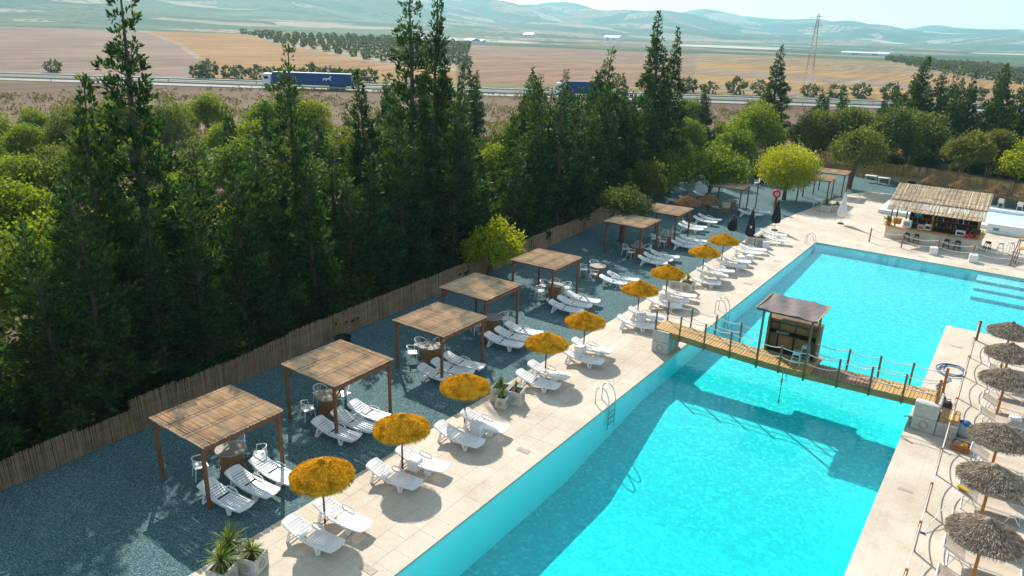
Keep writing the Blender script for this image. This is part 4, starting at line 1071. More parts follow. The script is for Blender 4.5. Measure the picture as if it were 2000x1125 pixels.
# ------------------------------------------------------------------ pool ladders, covers
def ladder(y, label):
    r = thing('pool_ladder', label, 'ladder', (PX0, y, 0))
    for s in (-.27, .27):
        pts = [(-.50, s, 0), (-.50, s, .55), (-.44, s, .70), (-.32, s, .78), (-.18, s, .78), (-.02, s, .66), (.10, s, .35), (.13, s, 0), (.13, s, -1.0)]
        MB().tube(pts, .022, 8).build('handrail', M['steel'], r, True)
    for z in (-.25, -.5, -.75): MB().box((.13, 0, z), (.07, .5, .03)).build('step', M['steel'], r)
for y, lab in ((23.85, 'steel pool ladder nearest the camera'), (37.1, 'steel pool ladder just beyond the footbridge'), (55.3, 'steel pool ladder at the far left corner of the pool')): ladder(y, lab)
DR = [((-12.4, 11.24), 'nearest beige skimmer cover in the left deck'), ((-12.49, 18.88), 'skimmer cover in the deck near the trio of planters'), ((-12.45, 43.0), 'skimmer cover in the left deck past the second ladder'), ((-12.47, 49.16), 'farthest skimmer cover in the left deck'), ((-8.96, 57.49), 'left skimmer cover on the far deck'), ((-4.74, 57.3), 'middle skimmer cover on the far deck'), ((-.33, 57.46), 'right skimmer cover on the far deck'), ((-1.0, 24.86), 'long narrow cover in the right deck, near the parasols'), ((-.98, 40.18), 'long narrow cover in the right deck near the pool corner')]
for (x, y), lab in DR:
    w = (.5, .26) if y < 57 and x < -2 else (.42, .22)
    if x > -1.2 and y < 45: w = (.46, .14)
    o = MB().bevbox((x, y, .004), (w[0], w[1], .016), .003).build('skimmer_cover', M['tile_dark']); tag(o, lab, 'cover', 'covers set in the pool deck')

# ------------------------------------------------------------------ footbridge with its kiosk
BX0, BX1, BY0, BY1 = -12.72, -.80, 29.98, 31.27
def bz(x): return float(np.interp(x, [-12.7, -11.4, -10.2, -9.0, -7.8, -6.8, -5.7, -4.5, -3.3, -2.0, -.8], [1.145, 1.09, 1.03, .98, .935, .925, .935, .98, 1.02, 1.07, 1.145]))
BZ = bz(-6.8)
br = thing('footbridge', 'wooden plank footbridge with rope handrails crossing the pool', 'bridge', (-6.7, 30.6, 0))
bo = Vector((-6.7, 30.6, 0))
pmesh = [MB().bevbox((0, 0, 0), (.128, BY1-BY0-.02, .035), .006).mesh('plank', M['plank']) for _ in range(2)]
pdark = MB().bevbox((0, 0, 0), (.128, BY1-BY0-.02, .035), .006).mesh('plank', M['plank_dark'])
x = BX0+.07
while x < BX1:
    o = link('plank', pdark if -5.6 < x < -3.15 else random.choice(pmesh), br, (x-bo.x, (BY0+BY1)/2-bo.y+random.uniform(-.015, .015), bz(x)+random.uniform(-.004, .004)), random.uniform(-.012, .012))
    o.rotation_euler.y = math.atan2(bz(x-.2)-bz(x+.2), .4); x += .143
x = -8.0
while x < -5.5:
    link('plank', pmesh[0], br, (x-bo.x, 31.72-bo.y, bz(x)-.002)).scale = (1, .66, 1); x += .143
KX = [-11.86, -10.8, -9.8, -8.8, -7.8, -6.75, -5.7, -4.7, -3.7, -2.6, -1.58]
for y in (BY0+.03, BY1-.03):
    m = MB()
    for a, b_ in zip(KX[:-1], KX[1:]): m.bar((a-bo.x, y-bo.y, bz(a)-.15), (b_-bo.x, y-bo.y, bz(b_)-.15), .055, .25)
    m.build('side_beam', M['beam'], br)
m = MB()
for a, b_ in zip(KX[:-1], KX[1:]): m.bar((a-bo.x, 30.62-bo.y, bz(a)-.13), (b_-bo.x, 30.62-bo.y, bz(b_)-.13), .10, .20)
m.build('centre_beam', M['beam'], br)
NP = [-12.62, -11.42, -10.22, -9.02, -7.80, -6.84, -5.80, -4.48, -3.26, -2.06, -.90]
FP = [-12.64, -11.44, -10.24, -9.05, -7.86, -5.78, -4.42, -3.2, -2.02, -.82]
bpm = MB().tube([(0, 0, -.30), (0, 0, .98)], .042, 7).mesh('post', M['bridge_post'])
bpo = MB().tube([(0, 0, -.42), (0, 0, 1.02)], .055, 7).mesh('post', M['orange_wood'])
kpm = MB().tube([(0, 0, -.34), (0, 0, 2.36)], .05, 7).mesh('tall_post', M['bridge_post'])
for xs, y in ((NP, BY0-.04), (FP, BY1+.045)):
    for i, x in enumerate(xs):
        tall = abs(x+7.83) < .06 or abs(x+5.79) < .06
        o = link('tall_post' if tall else 'post', kpm if tall else (bpo if i == len(xs)-1 else bpm), br, (x-bo.x, y-bo.y, bz(x)))
        o.rotation_euler = (random.uniform(-.015, .015), random.uniform(-.02, .02), 0) if not tall else (0, 0, 0)
    for a, b_ in zip(xs[:-1], xs[1:]):
        if y > 30.5 and -7.9 < a < -5.9: continue
        for z, sg in ((.90, .10), (.48, .09)):
            MB().tube(catenary((a-bo.x, y-bo.y, bz(a)+z), (b_-bo.x, y-bo.y, bz(b_)+z), sg*abs(b_-a)/1.2+random.uniform(-.02, .03)), .020, 6).build('handrail_rope', M['rope'], br)
# kiosk roof
rf = MB(); nx, ny = 22, 12; V = []; F = []
for j in range(ny+1):
    for i in range(nx+1):
        xx = -8.12+2.5*i/nx; yy = 29.86+2.3*j/ny
        z = 3.335+.02*math.sin(i*math.pi/nx*4)+.018*math.sin(i*.9+j*.5)+.008*math.sin(i*2.1-j*1.1)-.025*math.sin(j/ny*3.14)+.03*j/ny
        V.append((xx-bo.x, yy-bo.y, z))
for j in range(ny):
    for i in range(nx): a = j*(nx+1)+i; F.append((a, a+1, a+nx+2, a+nx+1))
rf.add(V, F); rf.add([(x, y, z-.03) for x, y, z in V], [q[::-1] for q in F]); rf.build('roof_sheet', M['tarp'], br, True)
for yy in (29.95, 30.95, 31.98): MB().bar((-8.12-bo.x, yy-bo.y, 3.265+.013*(yy-29.9)), (-5.62-bo.x, yy-bo.y, 3.265+.013*(yy-29.9)), .05, .05).build('rafter', M['bridge_post'], br)
for xx in (-8.13, -5.61): MB().bar((xx-bo.x, 29.84-bo.y, 3.35), (xx-bo.x, 32.18-bo.y, 3.38), .035, .05).build('edge_batten', M['plank'], br)

# counter cabinet standing on the bridge, open towards the camera
kb = thing('bar_cabinet', 'open backed dark wooden bar counter standing under the footbridge roof', 'counter', (-6.82, 31.62, BZ+.02))
W_, D_, H_ = 2.15, .62, 1.55
MB().box((0, D_/2, H_/2+.02), (W_, .04, H_-.04)).build('back_panel', M['panel_wood'], kb)
for s in (-1, 1): MB().box((s*(W_/2+.012), -.0, H_/2), (.05, D_, H_)).build('side_panel', M['box_wood'], kb)
MB().box((0, 0, H_+.025), (W_+.1, D_+.02, .045)).build('top_board', M['box_wood'], kb)
MB().box((0, .04, .86), (W_-.03, .46, .05)).build('shelf', M['black'], kb)
for xx in (-.72, -.02, .68):
    MB().box((xx, .26, .42), (.06, .05, .80)).build('stud', M['black'], kb); MB().box((xx, .262, 1.2), (.05, .05, .60)).build('stud', M['box_wood'], kb)
MB().box((0, .255, 1.22), (W_-.06, .04, .06)).build('rail', M['box_wood'], kb)
MB().box((0, -.02, .04), (W_-.04, .5, .05)).build('floor_board', M['black'], kb)
tr_ = MB().bevbox((-.35, .0, .0), (.55, .26, .03), .01).build('tray', M['stool_blue'], None, False, (-6.95, 31.6, BZ+.92)); tag(tr_, 'pale metal tray lying on the shelf of the bridge bar counter', 'tray')
def metal_stool(x, y, z, rz, label, mat, h=.66, grp=None):
    r = thing('bar_stool', label, 'stool', (x, y, z), rz, grp)
    s = h/.66
    MB().bevbox((0, 0, h-.015), (.31, .31, .03), .012).build('seat', M[mat], r)
    for sx in (-1, 1):
        for sy_ in (-1, 1): MB().bar((sx*.125, sy_*.125, h-.03), (sx*.20, sy_*.20, 0), .045, .03).build('leg', M[mat], r)
    for k_ in range(4):
        a = k_*math.pi/2; q = .125+.075*.62
        MB().bar((q*math.cos(a)-q*math.sin(a), q*math.sin(a)+q*math.cos(a), h*.36), (q*math.cos(a)+q*math.sin(a), q*math.sin(a)-q*math.cos(a), h*.36), .02, .03).build('footrest', M[mat], r)
    for sx in (-1, 1): MB().box((0, sx*.128, h-.085), (.24, .02, .10)).build('apron', M[mat], r)
metal_stool(-6.35, 30.62, BZ+.018, .1, 'pale blue metal stool on the bridge, nearer the camera', 'stool_blue', .60, 'pale metal stools')
metal_stool(-6.12, 31.12, BZ+.018, .05, 'pale metal stool on the bridge, right against the counter', 'stool_blue', .78, 'pale metal stools')

# hanging tackle under the bridge
hg = thing('hanging_tackle', 'dark rope and block hanging from the bridge beam down into the water', 'rope', (-6.62, 29.9, 0))
MB().tube(catenary((0, 0, .7), (.02, 0, -.72), 0), .016, 6).build('rope', M['black'], hg)
MB().bevbox((.0, 0, .34), (.09, .07, .22), .02).build('pulley_block', M['grey'], hg)
MB().bevbox((.02, 0, -.66), (.07, .07, .14), .02).build('weight', M['grey'], hg)
hg2 = thing('hanging_tackle', 'shorter second dark rope with a hook beside the hanging block', 'rope', (-6.48, 29.9, 0))
MB().tube([(0, 0, .7), (.01, 0, .52)], .014, 6).build('rope', M['black'], hg2)
MB().tube([(.01, 0, .52), (.05, 0, .46), (.03, 0, .38), (-.03, 0, .40)], .016, 6).build('hook', M['grey'], hg2)

# concrete blocks that carry the bridge
def block(cx, cy, cz, dx, dy, dz, label, ringfaces=()):
    r = thing('concrete_block', label, 'concrete block', (cx, cy, cz), 0, 'concrete blocks under the bridge')
    MB().bevbox((0, 0, dz/2), (dx, dy, dz-.008), .02).build('body', M['block'], r)
    for f in ringfaces:
        m = MB(); q = .15; N = 20
        if f == 's': pts = [(q*math.cos(6.2832*i/N), -dy/2-.002, dz/2+q*math.sin(6.2832*i/N)) for i in range(N)]
        else: pts = [(dx/2+.002, f*dy*.25+q*math.cos(6.2832*i/N), dz/2+q*math.sin(6.2832*i/N)) for i in range(N)]
        m.tube(pts, .022, 6, True).build('ring_emblem', M['ring'], r)
block(-12.3, 30.55, 0, .80, 1.38, .56, 'lower concrete block at the left end of the footbridge, with ring marks', ('s', 1, -1))
block(-12.3, 30.55, .56, .80, 1.36, .55, 'upper concrete block carrying the left end of the footbridge')
block(-1.14, 30.72, 0, .84, 1.36, .57, 'lower ringed concrete block at the right end of the footbridge')
block(-1.14, 30.72, .57, .84, 1.34, .54, 'upper concrete block carrying the right end of the footbridge')
block(-.36, 30.15, 0, .70, 1.1, .56, 'low concrete block beneath the wooden steps at the bridge end')
# front faces rise past the beam ends on the camera side
block(-1.14, 29.81, .0, .82, .42, .585, 'lower ringed concrete block standing before the right end of the footbridge', ('s',)); block(-1.14, 29.81, .585, .82, .42, .585, 'upper concrete block standing before the right end of the footbridge')
ws = thing('wooden_step', 'small yellow plank step beside the right end of the footbridge', 'step', (-.36, 30.25, .56))
for i in range(5): MB().bevbox((-.26+i*.125, 0, .17), (.115, .95, .03), .006).build('plank', M['plank'], ws)
MB().bevbox((0, -.46, .07), (.64, .05, .14), .006).build('riser', M['plank'], ws); MB().bevbox((0, .46, .07), (.64, .05, .14), .006).build('riser', M['plank'], ws)
tp = thing('standpipe', 'small grey tap sticking out over the water beside the right blocks', 'tap', (-1.62, 29.75, 0))
MB().tube([(0, 0, 0), (0, 0, .35), (-.10, 0, .42), (-.22, 0, .36)], .03, 7).build('pipe', M['grey'], tp); MB().bevbox((0, 0, .42), (.16, .05, .05), .01).build('handle', M['grey'], tp)

# blue hose, pump, crate, bits
hs = []
for i in range(70):
    a = i/70*2*math.pi*2.6; q = .46-.06*math.sin(a*.37)
    hs.append((-.85+.10*math.sin(a*.21+1)+q*1.05*math.cos(a), 36.9-.35*(i/70)+q*1.5*math.sin(a), .03+.012*i/14))
hs += [(-.75, 35.6, .05), (-.95, 35.0, .03), (-1.2, 34.5, .03), (-1.05, 33.9, .04), (-.9, 33.4, .06)]
o = MB().tube(hs, .026, 6).build('hose', M['blue_hose'], None, True); tag(o, 'blue hose lying in loose coils on the right deck', 'hose')
pc_ = thing('pool_cleaner', 'dark blue pool cleaning machine on the deck at the end of the hose', 'pool cleaner', (-1.02, 33.2, 0), .4)
MB().bevbox((0, 0, .17), (.46, .36, .22), .05).build('body', M['blue_hose'], pc_); MB().tube([(-.15, -.14, .27), (-.15, -.14, .5), (.15, -.14, .5), (.15, -.14, .27)], .02, 6).build('handle', M['black'], pc_)
for sx in (-1, 1): MB().bevbox((sx*.24, 0, .10), (.07, .40, .20), .03).build('track', M['black'], pc_)
pc2 = thing('pump_box', 'black pump box on the deck just behind the bridge end post', 'pump', (-.62, 32.4, 0), .3)
MB().bevbox((0, 0, .15), (.40, .30, .30), .03).build('body', M['black'], pc2); MB().tube([(-.13, 0, .30), (-.13, 0, .42), (.13, 0, .42), (.13, 0, .30)], .018, 6).build('handle', M['black'], pc2)
bag = thing('grey_bag', 'grey and blue bundle of covers beside the wooden step', 'bundle', (.16, 30.35, 0), .2)
MB().lathe([(.22, 0), (.34, .08), (.36, .25), (.28, .42), (.12, .50), (.02, .52)], 16, (0, 0), lambda a, z: .14*math.sin(3*a+z*6)+.08*math.sin(5*a)).build('body', M['grey'], bag, True)
MB().lathe([(.14, .40), (.22, .46), (.16, .54), (.02, .56)], 12, (.03, .05), lambda a, z: .15*math.sin(3*a)).build('cover', M['blue_hose'], bag, True)
cr_ = thing('wooden_crate', 'orange wooden crate on the deck below the third thatched parasol', 'crate', (.22, 29.05, 0), -.12)
for s in (-1, 1):
    for z in (.08, .21): MB().bevbox((0, s*.21, z), (.60, .02, .11), .004).build('slat', M['orange_wood'], cr_); MB().bevbox((s*.30, 0, z), (.02, .42, .11), .004).build('slat', M['orange_wood'], cr_)
MB().box((0, 0, .02), (.58, .40, .02)).build('bottom', M['orange_wood'], cr_)
yb = MB().lathe([(.10, .03), (.16, .10), (.12, .24), (.02, .28)], 10, (0, 0), lambda a, z: .2*math.sin(3*a)).build('yellow_bundle', M['yellow'], None, True, (.30, 29.05, 0)); tag(yb, 'bright yellow thing lying in the orange crate', 'bundle')
gb_ = MB().lathe([(.06, .03), (.13, .10), (.14, .22), (.02, .31)], 10, (0, 0), lambda a, z: .2*math.sin(2*a+1)).build('grey_bundle', M['grey'], None, True, (.08, 29.1, 0)); tag(gb_, 'grey bundle lying in the orange crate', 'bundle')

# ------------------------------------------------------------------ rope fences
def rope_fence(name, label, pts, h, mat, r_post, ropes, closed=False, skip=()):
    r = thing(name, label, 'rope fence', (pts[0][0], pts[0][1], 0)); o = Vector((pts[0][0], pts[0][1], 0))
    pm = MB().tube([(0, 0, -.02), (0, 0, h)], r_post, 8).mesh('post', mat)
    for x, y in pts: link('post', pm, r, (x-o.x, y-o.y, 0))
    for (ax, ay), (bx, by) in zip(pts[:-1], pts[1:]):
        for z, sg in ropes:
            MB().tube(catenary((ax-o.x, ay-o.y, z), (bx-o.x, by-o.y, z), sg*random.uniform(.85, 1.15), 11), .019, 6).build('rope', M['rope'], r)
    return r
rope_fence('rope_fence', 'rope fence on wooden posts between the pool edge and the grey parasols', [(-.3, y) for y in (16.5, 19.05, 21.57, 24.0, 26.6, 29.0, 31.3, 33.76, 36.4, 39.08, 41.8)], 1.06, M['orange_wood'], .042, ((1.0, .22), (.56, .20)))
rope_fence('rope_fence', 'rope fence across the end of the right deck, running out of the picture', [(-.22, 41.86), (2.4, 41.9), (5.0, 41.9)], 1.06, M['bridge_post'], .042, ((1.0, .2), (.56, .2)))
rope_fence('rope_fence', 'rope barrier on wooden posts in front of the thatched bar', [(-8.54, 59.04), (-6.32, 58.92), (-4.02, 58.92), (-1.82, 58.94), (.47, 58.95), (2.8, 59.0)], 1.08, M['orange_wood'], .05, ((1.0, .18), (.55, .17)))

# ------------------------------------------------------------------ sling loungers on the right
def sling_proto():
    r = thing('sling_lounger', 'beige sling lounger', 'sun lounger')
    prof = [(-.98, .62), (-.40, .36), (.0, .34), (.95, .34)]
    for s in (-1, 1):
        MB().tube([(x, s*.34, z) for x, z in prof], .022, 6).build('side_tube', M['alu'], r)
        for xt, xb in ((-.62, -.80), (-.58, -.30), (.55, .40), (.58, .80)): MB().tube([(xt, s*.335, .36 if xt > 0 else .43), (xb, s*.34, .02)], .02, 6).build('leg', M['alu'], r)
    for x, z in ((-.98, .62), (.95, .34)): MB().tube([(x, -.34, z), (x, .34, z)], .022, 6).build('end_tube', M['alu'], r)
    m = MB(); V = []; F = []
    for x, z in prof:
        for yy in (-.325, 0, .325): V.append((x, yy, z+.022-(.03 if yy == 0 else 0)))
    for i in range(3):
        for j in range(2): a = i*3+j; F.append((a, a+3, a+4, a+1))
    m.add(V, F); m.add([(x, y, z-.012) for x, y, z in V], [q[::-1] for q in F]); m.build('sling', M['sling'], r)
    MB().tube([(-.8, -.34, .02), (-.8, .34, .02)], .018, 6).build('foot_bar', M['alu'], r); MB().tube([(.8, -.34, .02), (.8, .34, .02)], .018, 6).build('foot_bar', M['alu'], r)
    return remember(r)
g0 = sling_proto()
SLN = [(1.35, 20.15, 'beige sling lounger at the bottom right corner, nearest the camera'), (1.35, 21.75, 'beige sling lounger under the nearest grey parasol'), (1.4, 23.2, 'beige sling lounger between the two nearest grey parasols'), (1.4, 25.2, 'beige sling lounger with a yellow thing lying at its corner'), (1.5, 28.3, 'beige sling lounger past the third grey parasol from the bottom right'), (1.5, 31.9, 'beige sling lounger just before the fourth grey parasol'), (1.5, 33.4, 'beige sling lounger just past the fourth grey parasol'), (1.5, 35.1, 'beige sling lounger before the fifth grey parasol'), (1.5, 37.0, 'beige sling lounger past the fifth grey parasol'), (1.5, 38.75, 'farthest beige sling lounger, near the pool corner'), (1.5, 26.6, 'beige sling lounger beneath the third grey parasol')]
for i, (x, y, lab) in enumerate(SLN):
    if i == 0: g0.location = (x, y, 0); g0['label'] = lab; g0['group'] = 'beige sling loungers on the right deck'
    else: copy_thing(g0, (x, y, 0), random.uniform(-.05, .07), lab, 'beige sling loungers on the right deck')
yt = MB().bevbox((0, 0, 0), (.40, .22, .06), .02).build('folded_towel', M['yellow'], None, False, (.52, 25.0, .66), .2); yt.rotation_euler.y = .35; tag(yt, 'yellow folded towel on the corner of a beige sling lounger', 'towel')
stk = thing('white_pole', 'thin white cleaning pole leaning from a beige lounger to the deck', 'pole', (.42, 24.75, .62))
a_ = Vector((-.62, -2.1, -.60)); MB().tube([(0, 0, 0), a_], .013, 6).build('shaft', M['white'], stk); MB().bevbox((a_.x, a_.y, a_.z+.01), (.16, .06, .04), .01).build('brush_head', M['blue_hose'], stk)
cube(1.75, 32.35, .42, .1, 'white cube between beige loungers near the fourth grey parasol')

# ------------------------------------------------------------------ thatched bar
bar = thing('thatched_bar', 'open poolside bar with a reed roof and a cream counter', 'bar', (-4.95, 62.6, 0)); bo2 = Vector((-4.95, 62.6, 0))
path = [(-8.1, 64.2), (-8.12, 62.4), (-7.95, 61.55), (-7.4, 61.25), (-5, 61.22), (-2.2, 61.3), (-1.75, 61.5), (-1.62, 62.2), (-1.6, 64.2)]
m = MB(); V = []; 
for x, y in path:
    d = Vector((x, y, 0))-Vector((-4.9, 63.4, 0)); d.normalize(); q = Vector((x, y, 0))-d*.18-bo2; p = Vector((x, y, 0))-bo2
    V += [(p.x, p.y, 0), (p.x, p.y, .92), (q.x, q.y, .92), (q.x, q.y, 0)]
F = []
for i in range(len(path)-1):
    for k_ in range(4): l = (k_+1) % 4; F.append((i*4+k_, (i+1)*4+k_, (i+1)*4+l, i*4+l)[::-1])
m.add(V, F).build('counter_wall', M['cream'], bar)
m = MB(); V = []
for x, y in path:
    d = Vector((x, y, 0))-Vector((-4.9, 63.4, 0)); d.normalize(); p = Vector((x, y, 0))+d*.12-bo2; q = Vector((x, y, 0))-d*.42-bo2
    V += [(p.x, p.y, .924), (p.x, p.y, .975), (q.x, q.y, .975), (q.x, q.y, .924)]
m.add(V, F).build('countertop', M['counter'], bar)
for x, y in ((-7.75, 61.75), (-4.9, 61.6), (-2.0, 61.75), (-7.7, 64.4), (-4.9, 64.4), (-2.0, 64.4), (-7.0, 64.4)):
    z1 = 2.30+(y-61.0)*.30
    MB().tube([(x-bo2.x, y-bo2.y, 0), (x-bo2.x, y-bo2.y, z1)], .055, 7).build('post', M['orange_wood' if y < 62 else 'box_wood'], bar)
RX0, RX1 = -8.05, -1.72
def roof_z(y): return 2.34+(y-60.75)*.30
for tier, (ya, yb_) in enumerate(((60.72, 62.55), (62.35, 65.1))):
    x = RX0
    while x < RX1:
        wv = random.uniform(.22, .34); m = MB(); u = x
        while u < min(x+wv, RX1+.1):
            q = random.uniform(.022, .04); y0 = ya+random.uniform(-.09, .06)-bo2.y; y1 = yb_+random.uniform(-.03, .05)-bo2.y
            lift = .03+.035*tier+.03*math.sin((u-x)/wv*math.pi)+random.uniform(0, .012)
            za = roof_z(ya)+lift+ (0.02 if tier else 0); zb = roof_z(yb_)+lift; ux = u-bo2.x; s = random.uniform(-.05, .05)
            m.add([(ux-q/2, y0, za), (ux+q/2, y0, za), (ux, y0, za+q), (ux-q/2+s, y1, zb), (ux+q/2+s, y1, zb), (ux+s, y1, zb+q)], [(0, 3, 5, 2), (2, 5, 4, 1), (0, 1, 4, 3), (0, 2, 1), (3, 4, 5)])
            u += q*.86
        o = m.build('reed_bundle', M['reed_bar'], bar); tag(o, kind='stuff'); x += wv
for y in (60.95, 62.5, 64.9): MB().bar((RX0-bo2.x, y-bo2.y, roof_z(y)-.01), (RX1-bo2.x, y-bo2.y, roof_z(y)-.01), .06, .06).build('purlin', M['box_wood'], bar)
for y in (61.15, 62.2, 63.0): MB().bar((RX0-bo2.x, y-bo2.y, roof_z(y)+(.085 if y < 62.5 else .15)), (RX1-bo2.x, y-bo2.y, roof_z(y)+(.085 if y < 62.5 else .15)), .02, .015).build('tie_cord', M['box_wood'], bar)
bs = thing('back_shelf', 'dark shelving at the back of the thatched bar', 'shelf', (-4.4, 64.0, 0))
MB().box((0, .24, 1.0), (4.6, .05, 2.0)).build('back_board', M['dark_int'], bs)
for z in (.5, .95, 1.4, 1.85): MB().box((0, 0, z), (4.6, .42, .04)).build('shelf_board', M['box_wood'], bs)
for xx in (-2.3, -.8, .8, 2.3): MB().box((xx, 0, 1.0), (.05, .44, 2.0)).build('upright', M['box_wood'], bs)
bc = ['red', 'teal', 'yellow', 'white', 'grey', 'terracotta', 'blue_hose', 'cream', 'pink']
BN = {'red': 'red', 'teal': 'teal', 'yellow': 'yellow', 'white': 'white', 'grey': 'grey', 'terracotta': 'rust brown', 'blue_hose': 'dark blue', 'cream': 'cream', 'pink': 'pink'}
def ordl_(i): return ORD[i]
bot = {c: MB().lathe([(.045, 0), (.045, .16), (.018, .22), (.018, .30)], 8).mesh('bottle', M[c]) for c in bc}
for j, z in enumerate((.97, 1.42, 1.87)):
    for i in range(13):
        if random.random() < .15: continue
        c = random.choice(bc); x = -6.5+i*.34+random.uniform(-.06, .06); o = link('bottle', bot[c], None, (x, 63.95, z), 0)
        tag(o, '%s bottle on the %s board of the bar shelving, %s from the left' % (BN[c], ('lower', 'middle', 'top')[j], ordl_(i)), 'bottle', 'bottles on the bar shelving')
def appliance(name, label, cat, x, y, z, d, mat, face=None):
    r = thing(name, label, cat, (x, y, z)); MB().bevbox((0, 0, d[2]/2), d, .02).build('body', M[mat], r)
    if face: MB().box((0, -d[1]/2-.006, d[2]*.55), (d[0]*.7, .012, d[2]*.5)).build('front_panel', M[face], r)
appliance('coffee_machine', 'white machine on the bar counter, left of the middle post', 'machine', -6.55, 61.75, .975, (.55, .45, .55), 'white_paint', 'grey')
appliance('drinks_cooler', 'pale box on the counter beside the middle post of the bar', 'box', -5.6, 61.75, .975, (.45, .4, .34), 'cream', 'terracotta')
appliance('drinks_cooler', 'second pale box just left of the middle post of the bar', 'box', -5.15, 61.95, .975, (.42, .4, .40), 'white_paint', 'dark_int')
appliance('menu_screen', 'teal screen hanging at the back of the bar', 'screen', -6.1, 63.6, 1.55, (.62, .08, .46), 'blue_hose', 'teal')
appliance('white_board', 'white strip of board under the right part of the bar roof', 'board', -3.3, 63.7, 2.0, (1.5, .06, .28), 'white_paint')
appliance('dish_rack', 'pale wire rack on the counter left of the pink tub', 'rack', -3.0, 61.8, .975, (.62, .4, .34), 'white_cloth', 'dark_int')
appliance('orange_crate', 'orange box at the left end of the bar', 'box', -7.35, 62.6, .975, (.5, .5, .45), 'counter')
pk = thing('pink_tub', 'bright pink tub on the right end of the bar counter', 'tub', (-2.45, 61.62, .975)); MB().lathe([(.20, 0), (.30, .16), (.31, .18), (.28, .17), (.19, .02)], 20).build('body', M['pink'], pk); MB().cyl(.05, .02, .02, .42, .055, 10, .035).build('bottle_neck', M['red'], pk)
def potted(x, y, z, label, s):
    r = thing('potted_plant', label, 'potted plant', (x, y, z))
    MB().lathe([(.10, 0), (.16, .24), (.175, .25), (.175, .29), (.14, .28)], 14).build('pot', M['terracotta'], r)
    V, F_ = leaf_quads(rng.normal(size=(160, 3))*np.array([.13, .13, .12])*s+np.array([0, 0, .45]), rng.normal(size=(160, 3))+np.array([0, 0, .7]), np.full(160, .16), np.full(160, .08))
    link('foliage', leaf_mesh('foliage', V, F_, M['leaf_mid']), r)
potted(-7.85, 61.6, .975, 'potted plant on the left end of the bar counter', 1.0); potted(-1.95, 61.75, .975, 'potted plant on the right end of the bar counter', 1.0)
for i, (x, y, lab) in enumerate([(-6.3, 60.85, 'leftmost black stool at the bar counter'), (-5.65, 60.85, 'second black stool at the bar counter from the left'), (-3.66, 60.8, 'third black stool at the bar counter from the left'), (-2.95, 60.85, 'fourth black stool at the bar counter from the left'), (-1.15, 62.2, 'black stool round the right end of the bar counter')]):
    metal_stool(x, y, 0, .1*i, lab, 'black', .76, 'black bar stools')
metal_stool(-.35, 62.9, 0, .2, 'pale metal stool by itself right of the bar', 'alu', .7, 'pale metal stools'); metal_stool(.25, 63.6, 0, .5, 'farther pale metal stool right of the bar', 'alu', .7, 'pale metal stools')
def high_table(x, y, label):
    r = thing('high_table', label, 'table', (x, y, 0), .15); MB().bevbox((0, 0, 1.06), (.85, .85, .05), .012).build('tabletop', M['counter'], r)
    for sx in (-1, 1):
        for sy_ in (-1, 1): MB().bar((sx*.3, sy_*.3, 1.03), (sx*.4, sy_*.4, 0), .05, .05).build('leg', M['black'], r)
high_table(1.05, 60.3, 'nearer high wooden table with black legs at the right edge'); high_table(1.0, 63.2, 'farther high wooden table with black legs at the right edge')
metal_stool(1.75, 59.9, 0, .3, 'black stool at the nearer high table by the right edge', 'black', .74, 'black bar stools')

# ------------------------------------------------------------------ paddling pool behind the bar
kp = thing('paddling_pool', 'white walled paddling pool behind the thatched bar', 'paddling pool', (-3, 74.8, 0)); X0, X1, Y0, Y1 = -7, 8, -4.3, 4.2
for nm, c, d in (('wall', (X0+.3, 0), (.6, Y1-Y0)), ('wall', (X1-.3, 0), (.6, Y1-Y0)), ('wall', ((X0+X1)/2, Y0+.3), (X1-X0-1.21, .6)), ('wall', ((X0+X1)/2, Y1-.3), (X1-X0-1.21, .6))):
    MB().bevbox((c[0], c[1], .14), (d[0], d[1], .36), .02).build(nm, M['white_paint'], kp)
MB().box(((X0+X1)/2, 0, .02), (X1-X0-1.2, Y1-Y0-1.2, .03)).build('floor', M['pale_floor'], kp)
wb_ = thing('white_wall', 'low white wall with a small teal plate, right of the bar', 'wall', (.45, 69.3, 0)); MB().bevbox((0, 0, .38), (4.2, .5, .76), .02).build('body', M['white_paint'], wb_); MB().box((-1.45, -.258, .36), (.42, .02, .22)).build('plate', M['teal'], wb_)

# ------------------------------------------------------------------ cabin, lifebuoy, extinguisher, pole
cb = thing('white_cabin', 'white cabin beside the trees at the far left end of the yard', 'cabin', (-25.3, 68.6, -.035), -.55)
MB().bevbox((0, 0, 1.15), (1.3, 3.4, 2.3), .03).build('body', M['white_paint'], cb); MB().bevbox((0, 0, 2.34), (1.45, 3.55, .08), .02).build('roof', M['white_paint'], cb)
for yy in (-.85, .85): d_ = MB().bevbox((.665, yy, 1.02), (.03, .85, 1.95), .01).build('door', M['white'], cb); MB().box((.69, yy+.33, 1.0), (.03, .03, .14)).build('handle', M['grey'], d_)
lb = thing('lifebuoy_post', 'post carrying a red lifebuoy, behind the black parasol', 'lifebuoy', (-17.3, 64.6, -.035))
MB().box((0, 0, .62), (.20, .06, 1.3)).build('board', M['post_wood'], lb)
pts = [(.26*math.cos(6.2832*i/20), -.08, 1.60+.26*math.sin(6.2832*i/20)) for i in range(20)]; MB().tube(pts, .10, 8, True).build('ring', M['red'], lb, True)
MB().box((0, 0, 1.45), (.06, .05, .5)).build('bracket', M['post_wood'], lb)
